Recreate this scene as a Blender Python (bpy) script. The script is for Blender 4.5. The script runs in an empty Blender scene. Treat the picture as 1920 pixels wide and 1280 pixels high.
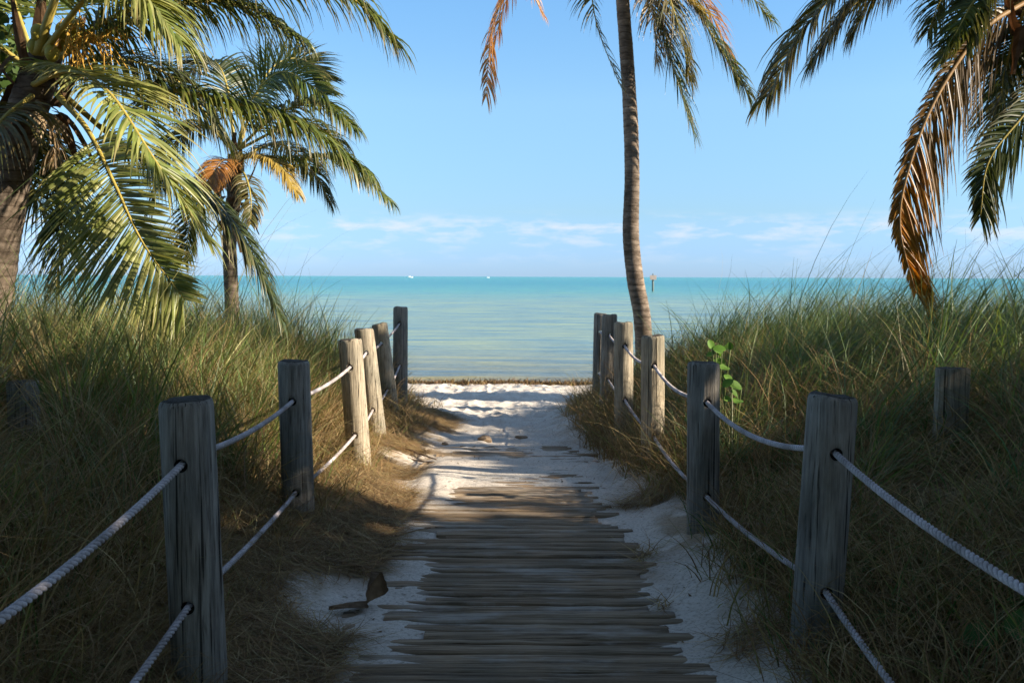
import bpy, bmesh, math, random
import numpy as np
from mathutils import Vector, Matrix

R = math.radians
scene = bpy.context.scene
rng = np.random.default_rng(7)
random.seed(7)

# ---------------------------------------------------------------- camera
EYE = Vector((0.0, 0.0, 1.5))
FPX = 1800.0                                   # focal length in pixels of the 1920 wide photo
cd = bpy.data.cameras.new('camera')
cam = bpy.data.objects.new('camera', cd)
scene.collection.objects.link(cam)
cd.sensor_width = 36.0
cd.lens = FPX / 1920 * 36.0
cd.clip_start = 0.05
cd.clip_end = 60000
CAM_M = Matrix.Translation(EYE) @ Matrix.Rotation(R(90 - 3.86), 4, 'X') @ Matrix.Rotation(R(0.22), 4, 'Z')
cam.matrix_world = CAM_M
cd.dof.use_dof = True
cd.dof.focus_distance = 4.4
cd.dof.aperture_fstop = 9.0
scene.camera = cam

# ---------------------------------------------------------------- light
SUN_AZ, SUN_EL = 101.0, 25.0                   # degrees clockwise from +Y, degrees up
w = bpy.data.worlds.new('World'); scene.world = w
w.use_nodes = True
nt = w.node_tree; nt.nodes.clear()
N, L = nt.nodes.new, nt.links.new
out = N('ShaderNodeOutputWorld'); bg = N('ShaderNodeBackground')
sky = N('ShaderNodeTexSky'); sky.sky_type = 'NISHITA'; sky.sun_disc = False
sky.sun_elevation = R(SUN_EL); sky.sun_rotation = R(SUN_AZ)
sky.air_density = 1.0; sky.dust_density = 0.15; sky.ozone_density = 2.0
bg.inputs['Strength'].default_value = 0.087
tc = N('ShaderNodeTexCoord'); sep = N('ShaderNodeSeparateXYZ')
L(tc.outputs['Generated'], sep.inputs[0])
# tint by elevation: bluer low down, warmed above view for the shaded foreground
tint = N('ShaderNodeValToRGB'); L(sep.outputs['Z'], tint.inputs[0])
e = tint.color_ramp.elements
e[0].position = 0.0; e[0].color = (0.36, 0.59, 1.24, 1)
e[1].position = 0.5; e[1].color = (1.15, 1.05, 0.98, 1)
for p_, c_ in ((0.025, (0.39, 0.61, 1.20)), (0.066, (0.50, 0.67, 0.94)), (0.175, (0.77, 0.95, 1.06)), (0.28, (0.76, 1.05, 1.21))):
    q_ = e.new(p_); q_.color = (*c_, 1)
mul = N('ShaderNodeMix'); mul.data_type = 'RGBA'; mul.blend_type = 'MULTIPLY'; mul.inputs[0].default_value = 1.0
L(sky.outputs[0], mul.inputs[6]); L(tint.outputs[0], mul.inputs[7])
# low cumulus band over the horizon
mp = N('ShaderNodeMapping'); mp.inputs['Scale'].default_value = (9.0, 9.0, 40.0)
L(tc.outputs['Generated'], mp.inputs[0])
nz = N('ShaderNodeTexNoise'); nz.inputs['Scale'].default_value = 2.1; nz.inputs['Detail'].default_value = 8; nz.inputs['Roughness'].default_value = 0.58
L(mp.outputs[0], nz.inputs[0])
cr = N('ShaderNodeValToRGB'); L(nz.outputs[0], cr.inputs[0])
cr.color_ramp.elements[0].position = 0.47; cr.color_ramp.elements[1].position = 0.66
band = N('ShaderNodeValToRGB'); L(sep.outputs['Z'], band.inputs[0])
be = band.color_ramp.elements
be[0].position = 0.008; be[0].color = (0, 0, 0, 1); be[1].position = 0.068; be[1].color = (0, 0, 0, 1)
b2 = be.new(0.028); b2.color = (.4, .4, .4, 1); b3 = be.new(0.052); b3.color = (1, 1, 1, 1)
m1 = N('ShaderNodeMath'); m1.operation = 'MULTIPLY'; L(cr.outputs[0], m1.inputs[0]); L(band.outputs[0], m1.inputs[1])
m2 = N('ShaderNodeMath'); m2.operation = 'MULTIPLY'; L(m1.outputs[0], m2.inputs[0]); m2.inputs[1].default_value = 0.62
cm = N('ShaderNodeMix'); cm.data_type = 'RGBA'
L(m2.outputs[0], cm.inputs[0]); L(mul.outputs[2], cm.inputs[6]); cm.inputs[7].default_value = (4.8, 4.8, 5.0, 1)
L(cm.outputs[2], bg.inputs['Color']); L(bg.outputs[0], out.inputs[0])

sd = bpy.data.lights.new('sun', 'SUN'); sd.energy = 5.0; sd.angle = R(0.6); sd.color = (1.0, 0.86, 0.68)
sun = bpy.data.objects.new('sun', sd); scene.collection.objects.link(sun)
SUN_DIR = Vector((math.sin(R(SUN_AZ)) * math.cos(R(SUN_EL)), math.cos(R(SUN_AZ)) * math.cos(R(SUN_EL)), math.sin(R(SUN_EL))))
sun.rotation_euler = SUN_DIR.to_track_quat('Z', 'Y').to_euler()
sun.location = (20, -4, 12)

vs = scene.view_settings
vs.view_transform = 'Standard'; vs.look = 'None'; vs.gamma = 1.0; vs.use_curve_mapping = False
vs.exposure = 1.18
scene.cycles.max_bounces = 6
scene.cycles.transparent_max_bounces = 4

# ---------------------------------------------------------------- helpers
COL = scene.collection

def at(px, py, Y):
    """world point at depth Y seen at pixel (px, py) of the 1920x1280 photo"""
    d = CAM_M.to_3x3() @ Vector(((px - 960) / FPX, -(py - 640) / FPX, -1.0))
    return EYE + d * (Y / d.y)

def tag(o, label=None, cat=None, group=None, kind=None):
    if label: o['label'] = label
    if cat: o['category'] = cat
    if group: o['group'] = group
    if kind: o['kind'] = kind
    return o

def empty(name, loc, label, cat, group=None, rz=0.0):
    o = bpy.data.objects.new(name, None); COL.objects.link(o)
    o.empty_display_size = 0.2; o.location = loc; o.rotation_euler = (0, 0, rz)
    return tag(o, label, cat, group)

def link(name, me, parent=None):
    o = bpy.data.objects.new(name, me); COL.objects.link(o)
    if parent is not None:
        o.parent = parent
        o.matrix_parent_inverse = Matrix.Translation(-Vector(parent.location))
    return o

def np_mesh(name, V, F, mats, col=None, smooth=False, midx=None):
    """V (n,3), F (m,4 or 3), optional per-vertex colour (n,3)"""
    me = bpy.data.meshes.new(name)
    V = np.asarray(V, dtype=np.float32); F = np.asarray(F, dtype=np.int32)
    k = F.shape[1]
    me.vertices.add(len(V)); me.vertices.foreach_set('co', V.ravel())
    me.loops.add(F.size); me.loops.foreach_set('vertex_index', F.ravel())
    me.polygons.add(len(F))
    me.polygons.foreach_set('loop_start', np.arange(len(F), dtype=np.int32) * k)
    if smooth: me.polygons.foreach_set('use_smooth', np.ones(len(F), dtype=bool))
    for m in mats: me.materials.append(m)
    if midx is not None: me.polygons.foreach_set('material_index', np.asarray(midx, dtype=np.int32))
    if col is not None:
        a = me.color_attributes.new('tone', 'FLOAT_COLOR', 'POINT')
        c = np.ones((len(V), 4), dtype=np.float32); c[:, :3] = col
        a.data.foreach_set('color', c.ravel())
    me.update(calc_edges=True)
    me.validate()
    return me

def hash2(ix, iy, s):
    h = (ix.astype(np.int64) * 374761393 + iy.astype(np.int64) * 668265263 + s * 974711) & 0xffffffff
    h = ((h ^ (h >> 13)) * 1274126177) & 0xffffffff
    h = h ^ (h >> 16)
    return (h & 0xffff) / 65535.0

def vnoise(x, y, s=0):
    x = np.asarray(x, float); y = np.asarray(y, float)
    ix = np.floor(x); iy = np.floor(y); fx = x - ix; fy = y - iy
    fx = fx * fx * (3 - 2 * fx); fy = fy * fy * (3 - 2 * fy)
    a = hash2(ix, iy, s); b = hash2(ix + 1, iy, s); c = hash2(ix, iy + 1, s); d = hash2(ix + 1, iy + 1, s)
    return (a * (1 - fx) + b * fx) * (1 - fy) + (c * (1 - fx) + d * fx) * fy

def fbm(x, y, s=0, o=4):
    t = 0; a = 0.5; f = 1.0
    for k in range(o):
        t = t + a * vnoise(x * f, y * f, s + k * 17); a *= 0.5; f *= 2.03
    return t

def sstep(a, b, x):
    t = np.clip((np.asarray(x, float) - a) / (b - a), 0, 1)
    return t * t * (3 - 2 * t)

# ---------------------------------------------------------------- materials
def mat(name, rough=0.8, spec=0.3):
    m = bpy.data.materials.new(name); m.use_nodes = True
    b = m.node_tree.nodes['Principled BSDF']
    b.inputs['Roughness'].default_value = rough
    b.inputs['Specular IOR Level'].default_value = spec
    return m, m.node_tree, b

def ramp(nt, src, stops):
    r = nt.nodes.new('ShaderNodeValToRGB'); nt.links.new(src, r.inputs[0])
    el = r.color_ramp.elements
    el[0].position = stops[0][0]; el[0].color = (*stops[0][1], 1)
    el[1].position = stops[-1][0]; el[1].color = (*stops[-1][1], 1)
    for p, c in stops[1:-1]:
        q = el.new(p); q.color = (*c, 1)
    return r

def noise(nt, scale, detail=4, rough=0.55, coord='Object', stretch=None, rot=None):
    t = nt.nodes.new('ShaderNodeTexCoord'); n = nt.nodes.new('ShaderNodeTexNoise')
    n.inputs['Scale'].default_value = scale; n.inputs['Detail'].default_value = detail; n.inputs['Roughness'].default_value = rough
    src = t.outputs[coord]
    if stretch:
        m = nt.nodes.new('ShaderNodeMapping'); m.inputs['Scale'].default_value = stretch
        nt.links.new(src, m.inputs[0]); src = m.outputs[0]
    nt.links.new(src, n.inputs[0])
    return n

def mixc(nt, fac, a, b, blend='MIX'):
    m = nt.nodes.new('ShaderNodeMix'); m.data_type = 'RGBA'; m.blend_type = blend
    for i, v in ((0, fac), (6, a), (7, b)):
        if isinstance(v, (int, float)): m.inputs[i].default_value = v
        elif isinstance(v, tuple): m.inputs[i].default_value = (*v, 1)
        else: nt.links.new(v, m.inputs[i])
    return m.outputs[2]

def bump(nt, h, b, strength=0.5, dist=0.01):
    n = nt.nodes.new('ShaderNodeBump'); n.inputs['Strength'].default_value = strength; n.inputs['Distance'].default_value = dist
    nt.links.new(h, n.inputs['Height']); nt.links.new(n.outputs[0], b.inputs['Normal'])

# sand
M_sand, t, b = mat('coral_sand', 0.95, 0.15)
n1 = noise(t, 1.3, 6); n2 = noise(t, 60, 4, 0.7)
c1 = ramp(t, n1.outputs[0], [(0.3, (0.58, 0.52, 0.45)), (0.7, (0.70, 0.65, 0.57))])
c2 = ramp(t, n2.outputs[0], [(0.32, (0.55, 0.52, 0.48)), (0.5, (1, 1, 1))])
n4 = noise(t, 14, 5, 0.7)
c4 = ramp(t, n4.outputs[0], [(0.30, (0.62, 0.58, 0.52)), (0.42, (1, 1, 1))])
tx = t.nodes.new('ShaderNodeAttribute'); tx.attribute_name = 'tone'
c = mixc(t, 1.0, c1.outputs[0], c2.outputs[0], 'MULTIPLY')
c = mixc(t, 0.5, c, c4.outputs[0], 'MULTIPLY')
c = mixc(t, 1.0, c, tx.outputs['Color'], 'MULTIPLY')
t.links.new(c, b.inputs['Base Color'])
n3 = noise(t, 25, 8, 0.7)
bump(t, n3.outputs[0], b, 0.6, 0.02)

# weathered post wood
def wood(name, lo, mid, hi, scale=9, stretch=(1, 1, 0.07), cracks=0.9):
    m, t, b = mat(name, 0.85, 0.2)
    a = noise(t, scale * 3.6, 9, 0.72, stretch=stretch)
    a2 = noise(t, scale * 12, 4, 0.6, stretch=(stretch[0], stretch[1], stretch[2] * .6) if stretch[2] < 1 else (stretch[0] * .6, stretch[1], stretch[2]))
    a3 = noise(t, 2.5, 4)
    c = ramp(t, a.outputs[0], [(0.3, lo), (0.5, mid), (0.7, hi)]).outputs[0]
    k = ramp(t, a2.outputs[0], [(0.33, (0.25, 0.22, 0.20)), (0.42, (0.85, .85, .85)), (0.60, (1.08, 1.08, 1.08))]).outputs[0]
    c = mixc(t, cracks, c, k, 'MULTIPLY')
    if stretch[2] < 1:
        a4 = noise(t, 55, 3, 0.5, stretch=(1, 1, 0.016))
        k4 = ramp(t, a4.outputs[0], [(0.345, (0.10, 0.09, 0.08)), (0.375, (1, 1, 1))]).outputs[0]
        c = mixc(t, 0.9, c, k4, 'MULTIPLY')
        a5 = noise(t, 5, 5, 0.6, stretch=(1, 1, 0.35))
        c = mixc(t, 1.0, c, ramp(t, a5.outputs[0], [(0.32, (0.62, 0.60, 0.55)), (0.5, (1, 1, 1))]).outputs[0], 'MULTIPLY')
    s = ramp(t, a3.outputs[0], [(0.35, (0.72, 0.74, 0.74)), (0.65, (1.1, 1.05, 1.0))]).outputs[0]
    c = mixc(t, 1.0, c, s, 'MULTIPLY')
    oi = t.nodes.new('ShaderNodeObjectInfo')
    v = ramp(t, oi.outputs['Random'], [(0, (0.88, 0.90, 0.9)), (1, (1.12, 1.08, 1.0))]).outputs[0]
    c = mixc(t, 1.0, c, v, 'MULTIPLY')
    t.links.new(c, b.inputs['Base Color'])
    ad = t.nodes.new('ShaderNodeMath'); ad.operation = 'ADD'
    t.links.new(a.outputs[0], ad.inputs[0]); t.links.new(a2.outputs[0], ad.inputs[1])
    bump(t, ad.outputs[0], b, 0.8, 0.012)
    return m
M_post = wood('weathered_pine', (0.23, 0.21, 0.175), (0.39, 0.355, 0.29), (0.53, 0.485, 0.40))
M_post_shaded = wood('weathered_post_shaded', (0.16, 0.15, 0.14), (0.31, 0.29, 0.265), (0.48, 0.455, 0.42))  # greyer copy of the post wood for shaded posts, shade in its colour
M_posttop = wood('dark_end_grain', (0.05, 0.045, 0.04), (0.09, 0.08, 0.07), (0.15, 0.13, 0.11), 20, (1, 1, 0.9))
M_plank = wood('grey_plank_wood', (0.15, 0.10, 0.06), (0.34, 0.25, 0.165), (0.52, 0.42, 0.31), 8, (0.04, 1, 1), 1.0)
# dusting of sand on the planks
t = M_plank.node_tree; b = t.nodes['Principled BSDF']
src = b.inputs['Base Color'].links[0].from_socket
d1 = noise(t, 3.2, 7, 0.66, stretch=(0.45, 1.6, 1)); 
dm = ramp(t, d1.outputs[0], [(0.52, (0, 0, 0)), (0.66, (0.7, 0.7, 0.7))])
t.links.new(mixc(t, dm.outputs[0], src, (0.50, 0.46, 0.40)), b.inputs['Base Color'])

M_hole, t, b = mat('dark_bored_wood', 0.95, 0.1); b.inputs['Base Color'].default_value = (0.03, 0.025, 0.02, 1)

M_rope, t, b = mat('pale_twisted_rope', 0.9, 0.15)
a = noise(t, 160, 3, 0.6); a2 = noise(t, 6, 6, .65)
c = ramp(t, a.outputs[0], [(0.3, (0.42, 0.38, 0.39)), (0.7, (0.70, 0.64, 0.65))]).outputs[0]
c = mixc(t, 1.0, c, ramp(t, a2.outputs[0], [(0.35, (0.50, 0.48, 0.44)), (0.6, (1, 1, 1))]).outputs[0], 'MULTIPLY')
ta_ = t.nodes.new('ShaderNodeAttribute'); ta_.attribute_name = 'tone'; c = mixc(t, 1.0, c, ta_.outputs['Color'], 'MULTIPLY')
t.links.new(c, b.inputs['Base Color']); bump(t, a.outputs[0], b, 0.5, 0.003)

def leafmat(name, rough=0.5, trans=0.35, spec=0.4, gain=1.0):
    m, t, b = mat(name, rough, spec)
    at_ = t.nodes.new('ShaderNodeAttribute'); at_.attribute_name = 'tone'
    n = noise(t, 7, 3)
    v = ramp(t, n.outputs[0], [(0.3, (0.75 * gain, 0.75 * gain, 0.75 * gain)), (0.7, (1.2 * gain, 1.2 * gain, 1.15 * gain))])
    c = mixc(t, 1.0, at_.outputs['Color'], v.outputs[0], 'MULTIPLY')
    t.links.new(c, b.inputs['Base Color'])
    tr = t.nodes.new('ShaderNodeBsdfTranslucent'); mx = t.nodes.new('ShaderNodeMixShader')
    c2 = mixc(t, 1.0, c, (1.25, 1.2, 0.7), 'MULTIPLY')
    t.links.new(c2, tr.inputs['Color'])
    mx.inputs[0].default_value = trans
    o = t.nodes['Material Output']
    t.links.new(b.outputs[0], mx.inputs[1]); t.links.new(tr.outputs[0], mx.inputs[2]); t.links.new(mx.outputs[0], o.inputs[0])
    return m
M_grass = leafmat('grass_blade', 0.5, 0.35)
M_straw = leafmat('dry_straw', 0.8, 0.2, 0.15)
M_palm = leafmat('palm_leaflet', 0.38, 0.30, 0.5)
M_leaf = leafmat('broad_leaf', 0.6, 0.25, 0.2)

def simple(name, stops, scale=8, rough=0.8, stretch=None, bs=0.4, bd=0.01, spec=0.25):
    m, t, b = mat(name, rough, spec)
    n = noise(t, scale, 6, 0.6, stretch=stretch)
    t.links.new(ramp(t, n.outputs[0], stops).outputs[0], b.inputs['Base Color'])
    bump(t, n.outputs[0], b, bs, bd)
    return m
def bark(name, g=1.0):
    m, t, b = mat(name, 0.9, 0.1)
    n = noise(t, 7, 8, 0.68, stretch=(1, 1, 2.5)); n2 = noise(t, 1.6, 3)
    c = ramp(t, n.outputs[0], [(0.3, (0.055 * g, 0.042 * g, 0.032 * g)), (0.5, (0.14 * g, 0.112 * g, 0.088 * g)), (0.7, (0.25 * g, 0.205 * g, 0.165 * g))]).outputs[0]
    co = t.nodes.new('ShaderNodeTexCoord'); wv = t.nodes.new('ShaderNodeTexWave'); wv.bands_direction = 'Z'; wv.wave_profile = 'SAW'
    wv.inputs['Scale'].default_value = 3.6; wv.inputs['Distortion'].default_value = 2.2; wv.inputs['Detail'].default_value = 3; wv.inputs['Detail Scale'].default_value = 1.5
    t.links.new(co.outputs['Object'], wv.inputs[0])
    k = ramp(t, wv.outputs['Fac'], [(0.0, (0.42, 0.38, 0.36)), (0.18, (0.95, .95, .95)), (0.85, (1.05, 1.05, 1.05))]).outputs[0]
    c = mixc(t, 0.85, c, k, 'MULTIPLY')
    c = mixc(t, 1.0, c, ramp(t, n2.outputs[0], [(0.35, (0.7, 0.7, 0.7)), (0.65, (1.1, 1.08, 1.05))]).outputs[0], 'MULTIPLY')
    t.links.new(c, b.inputs['Base Color'])
    ad = t.nodes.new('ShaderNodeMath'); ad.operation = 'ADD'; t.links.new(n.outputs[0], ad.inputs[0]); t.links.new(wv.outputs['Fac'], ad.inputs[1])
    bump(t, ad.outputs[0], b, 0.8, 0.015)
    return m
M_rib = simple('yellow_midrib', [(0.3, (0.30, 0.24, 0.05)), (0.7, (0.48, 0.38, 0.10))], 12, 0.5)
M_ribdry = simple('brown_midrib', [(0.3, (0.20, 0.12, 0.05)), (0.7, (0.36, 0.22, 0.09))], 12, 0.6)
M_trunk = bark('palm_bark')
M_trunk_pale = bark('pale_palm_bark', 1.75)
M_trunk_old = simple('palm_bark', [(0.3, (0.13, 0.10, 0.075)), (0.5, (0.24, 0.19, 0.145)), (0.7, (0.36, 0.29, 0.22))], 9, 0.9, (1, 1, 2.2), 0.8, 0.02, 0.1)
M_fibre = simple('brown_leaf_sheath', [(0.3, (0.12, 0.07, 0.04)), (0.7, (0.30, 0.19, 0.11))], 14, 0.9, (1, 1, .3), 0.7, 0.02, 0.1)
M_nut = simple('green_coconut_husk', [(0.3, (0.24, 0.22, 0.03)), (0.7, (0.42, 0.34, 0.06))], 5, 0.45)
M_flower = simple('orange_flower_stalk', [(0.3, (0.45, 0.24, 0.03)), (0.7, (0.62, 0.38, 0.08))], 9, 0.6)
M_white = simple('white_boat_paint', [(0.3, (0.78, 0.78, 0.78)), (0.7, (0.82, 0.82, 0.82))], 1, 0.35, None, 0.0)
M_foam = simple('white_wake_foam', [(0.3, (0.7, 0.75, 0.78)), (0.7, (0.85, 0.86, 0.86))], .5, 0.9, None, 0.3)
M_sign = simple('faded_orange_board', [(0.3, (0.55, 0.33, 0.24)), (0.7, (0.72, 0.55, 0.45))], 2.5, 0.7, None, 0.1)
M_steel = simple('dark_glass', [(0.3, (0.03, 0.04, 0.05)), (0.7, (0.05, 0.06, 0.07))], 2, 0.2, None, 0.0)
M_pole = simple('grey_green_piling', [(0.3, (0.10, 0.13, 0.12)), (0.7, (0.2, 0.23, 0.2))], 3, 0.8, None, 0.2)
M_rock = simple('brown_husk_lump', [(0.3, (0.20, 0.14, 0.09)), (0.7, (0.40, 0.31, 0.22))], 30, 0.9, None, 0.8, 0.01, 0.1)
M_stick = simple('dead_root_wood', [(0.3, (0.13, 0.09, 0.06)), (0.7, (0.26, 0.19, 0.13))], 25, 0.9, None, 0.6, 0.005, 0.1)
M_weed = simple('brown_seaweed', [(0.3, (0.09, 0.05, 0.02)), (0.5, (0.22, 0.14, 0.05)), (0.7, (0.38, 0.27, 0.11))], 6, 0.9, None, 0.4)

# ---------------------------------------------------------------- ground
PZY = [-60, 0, 5.5, 7, 9, 10.5, 12, 16, 19.6, 24, 60, 200, 30000]
PZZ = [0, 0, 0, -0.03, -0.15, -0.22, -0.30, -0.50, -0.70, -0.92, -1.5, -2.4, -6]
WATER = -0.70

def base_z(x, y):
    """terrain without the small bumps"""
    x = np.asarray(x, float); y = np.asarray(y, float)
    z = np.interp(y, PZY, PZZ)
    wob = (vnoise(y * 0.9, x * 0 + 3, 5) - 0.5) * 0.22
    xr = np.where(x > 0, x, -x) + wob
    # the right bank noses in towards the path near the beach
    nose = np.where(x > 0, 0.42 * sstep(8.5, 11.2, y), 0.10 * sstep(8.0, 10.0, y))
    xr = xr + nose * (1 - sstep(11.2, 14.5, y))
    near = 0.10 * sstep(0.70, 1.15, xr)
    d1 = sstep(0.95, 2.7, xr) * np.where(x > 0, 0.46, 0.46)
    d2 = sstep(2.4, 5.0, xr) * 0.18 * (fbm(x * .5, y * .5, 3) * 2)
    fade = 1 - sstep(11.0, 14.5 + 0.0 * x, y + (fbm(x * .6, y * .6, 31) - .5) * 2)
    fade_far = 1 - sstep(12.0, 17.5, y)
    f = np.where(xr > 3.0, fade_far, fade)
    f = fade + (fade_far - fade) * sstep(2.0, 4.0, xr)
    return z + (near + d1 + d2) * f

def ground_z(x, y):
    x = np.asarray(x, float); y = np.asarray(y, float)
    z = base_z(x, y)
    ax = np.abs(x)
    path = (1 - sstep(0.58, 0.80, ax)) * (1 - sstep(6.2, 9.5, y))
    # beach footprints, growing away from the boards
    foot = sstep(7.5, 12.5, y) * (1 - sstep(18.6, 19.5, y))
    lump = (np.abs(vnoise(x * 2.6, y * 2.2, 41) - 0.5) * -2 + 0.5) * 0.048 + (np.abs(vnoise(x * 5.5, y * 4, 43) - 0.5) * -2 + .5) * 0.050 + (vnoise(x * 12, y * 9, 45) - .5) * 0.022 + (fbm(x * 1.1, y * .9, 44) - .47) * 0.05
    z = z + lump * foot
    small = (fbm(x * 3, y * 3, 51) - 0.47) * 0.06 + (fbm(x * 9, y * 9, 53, 3) - .44) * 0.035 * sstep(.6, .9, ax) * (y > 2) * (1 - sstep(9, 11, y)) + (vnoise(x * 14, y * 14, 52) - 0.5) * 0.008
    z = z + small * (1 - path) * (1 - foot * .5) * (y < 20)
    # sand lying between and over the planks
    sand = (fbm(x * 1.4, y * 2.5, 61, 5) - 0.50) * 0.045 + (vnoise(x * 9, y * 16, 62) - .5) * 0.010 - 0.004
    sand = sand - 0.003 + 0.080 * sstep(5.3, 9.3, y) + 0.014 * sstep(0.56, 0.70, ax)
    sand = sand + 0.016 * sstep(0.1, 0.0, x) * sstep(0.3, 0.5, ax)
    z = z + sand * path
    z = z + 0.012 * vnoise(x * .8 + 7, y * 0 + 1, 71) * (y > 18) * (y < 21)
    return z

def axis(parts):
    out = []
    for a, b_, st in parts:
        out.append(np.arange(a, b_, st))
    return np.concatenate(out)
xs_pos = axis([(0, 1.5, 0.02), (1.5, 3, 0.05), (3, 9, 0.10), (9, 30, 1.0), (30, 200, 20), (200, 2000, 300), (2000, 30001, 7000)])
xs = np.concatenate([-xs_pos[:0:-1], xs_pos])
ys = axis([(-40, 0, 4), (0, 2.4, 0.15), (2.4, 10, 0.02), (10, 20.5, 0.035), (20.5, 40, 1.0), (40, 400, 40), (400, 4000, 900), (4000, 30001, 6500)])
GX, GY = np.meshgrid(xs, ys)
GZ = ground_z(GX, GY)
nx, ny = len(xs), len(ys)
idx = np.arange(nx * ny).reshape(ny, nx)
F = np.stack([idx[:-1, :-1], idx[:-1, 1:], idx[1:, 1:], idx[1:, :-1]], -1).reshape(-1, 4)
V = np.stack([GX, GY, GZ], -1).reshape(-1, 3)
# damp sand by the water, humus under the grass
tone = np.ones((nx * ny, 3))
yy = GY.ravel(); xx = np.abs(GX.ravel())
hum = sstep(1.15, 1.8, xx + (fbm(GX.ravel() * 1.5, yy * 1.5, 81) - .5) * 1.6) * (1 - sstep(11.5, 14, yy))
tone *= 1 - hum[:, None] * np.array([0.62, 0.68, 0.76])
gx = GX.ravel()
dirt = sstep(0.60, 1.0, xx + (fbm(gx * 3.1, yy * 2.3, 83, 5) - .5) * .9 + np.where(gx < 0, .08, -.10)) * sstep(.40, .60, fbm(gx * 5.5, yy * 5, 84, 5)) * (1 - sstep(10.5, 13, yy))
tone *= 1 - dirt[:, None] * np.array([0.40, 0.48, 0.58])
wet = sstep(18.9, 19.6, yy)
tone *= 1 - wet[:, None] * np.array([0.35, 0.42, 0.5])
g = link('ground', np_mesh('ground', V, F, [M_sand], tone, True))
tag(g, kind='structure')

# ---------------------------------------------------------------- sea
M_sea, t, b = mat('sea_water', 0.25, 0.3)
ge = t.nodes.new('ShaderNodeNewGeometry'); sp = t.nodes.new('ShaderNodeSeparateXYZ'); t.links.new(ge.outputs['Position'], sp.inputs[0])
lg = t.nodes.new('ShaderNodeMath'); lg.operation = 'LOGARITHM'; lg.inputs[1].default_value = 10
t.links.new(sp.outputs['Y'], lg.inputs[0])
nn = t.nodes.new('ShaderNodeTexNoise'); nn.inputs['Scale'].default_value = 1.0; nn.inputs['Detail'].default_value = 5
cx = t.nodes.new('ShaderNodeCombineXYZ'); lx = t.nodes.new('ShaderNodeMath'); lx.operation = 'DIVIDE'
t.links.new(sp.outputs['X'], lx.inputs[0]); t.links.new(sp.outputs['Y'], lx.inputs[1])
mx_ = t.nodes.new('ShaderNodeMapping'); mx_.inputs['Scale'].default_value = (0.05, 0.22, 1)
t.links.new(ge.outputs['Position'], mx_.inputs[0]); t.links.new(mx_.outputs[0], nn.inputs[0])
ad = t.nodes.new('ShaderNodeMath'); ad.operation = 'MULTIPLY_ADD'; t.links.new(nn.outputs[0], ad.inputs[0]); ad.inputs[1].default_value = 0.16
t.links.new(lg.outputs[0], ad.inputs[2])
mr = t.nodes.new('ShaderNodeMapRange'); mr.inputs[1].default_value = 1.3; mr.inputs[2].default_value = 3.8
t.links.new(ad.outputs[0], mr.inputs[0])
# seabed colour seen through the water: sand close in, deep turquoise further out
cs = ramp(t, mr.outputs[0], [(0.0, (0.17, 0.14, 0.13)), (0.05, (0.20, 0.24, 0.20)), (0.12, (0.22, 0.31, 0.26)), (0.28, (0.20, 0.32, 0.29)),
                             (0.38, (0.09, 0.31, 0.32)), (0.50, (0.04, 0.25, 0.31)), (0.75, (0.05, 0.29, 0.31)), (1.0, (0.05, 0.30, 0.32))])
pn = t.nodes.new('ShaderNodeTexNoise'); pn.inputs['Scale'].default_value = 1.0; pn.inputs['Detail'].default_value = 7; pn.inputs['Roughness'].default_value = 0.62
pm = t.nodes.new('ShaderNodeMapping'); pm.inputs['Scale'].default_value = (0.22, 1.1, 1)
t.links.new(ge.outputs['Position'], pm.inputs[0]); t.links.new(pm.outputs[0], pn.inputs[0])
pr = ramp(t, pn.outputs[0], [(0.36, (0.55, 0.75, 1.05)), (0.5, (1, 1, 1)), (0.64, (1.5, 1.28, 0.85))])
t.links.new(mixc(t, 1.0, cs.outputs[0], pr.outputs[0], 'MULTIPLY'), b.inputs['Base Color'])
b.inputs['IOR'].default_value = 1.33
w1 = t.nodes.new('ShaderNodeTexNoise'); w1.inputs['Scale'].default_value = 1.0; w1.inputs['Detail'].default_value = 6; w1.inputs['Roughness'].default_value = 0.6
mw = t.nodes.new('ShaderNodeMapping'); mw.inputs['Scale'].default_value = (0.7, 3.2, 1)
t.links.new(ge.outputs['Position'], mw.inputs[0]); t.links.new(mw.outputs[0], w1.inputs[0])
bump(t, w1.outputs[0], b, 1.0, 0.22)
xs2 = np.concatenate([-np.geomspace(8, 30000, 22)[::-1], np.arange(-7, 7.01, 0.14), np.geomspace(8, 30000, 22)])
ys2 = np.concatenate([np.arange(19.0, 26, 0.06), np.geomspace(26, 40000, 60)])
WX, WY = np.meshgrid(xs2, ys2)
ripple = ((fbm(WX * .8, WY * 3.2, 91) - .48) * 0.05 + 0.035 * np.exp(-((WY - 20.6 - 0.5 * vnoise(WX * .5, WY * 0, 92)) / .16) ** 2)) * sstep(19.3, 20.2, WY) * (1 - sstep(23, 26, WY))
WZ = WATER + ripple
ix2 = np.arange(WX.size).reshape(WX.shape)
F = np.stack([ix2[:-1, :-1], ix2[:-1, 1:], ix2[1:, 1:], ix2[1:, :-1]], -1).reshape(-1, 4)
g = link('water', np_mesh('water', np.stack([WX, WY, WZ], -1).reshape(-1, 3), F, [M_sea], None, True))
tag(g, kind='structure')

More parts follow.
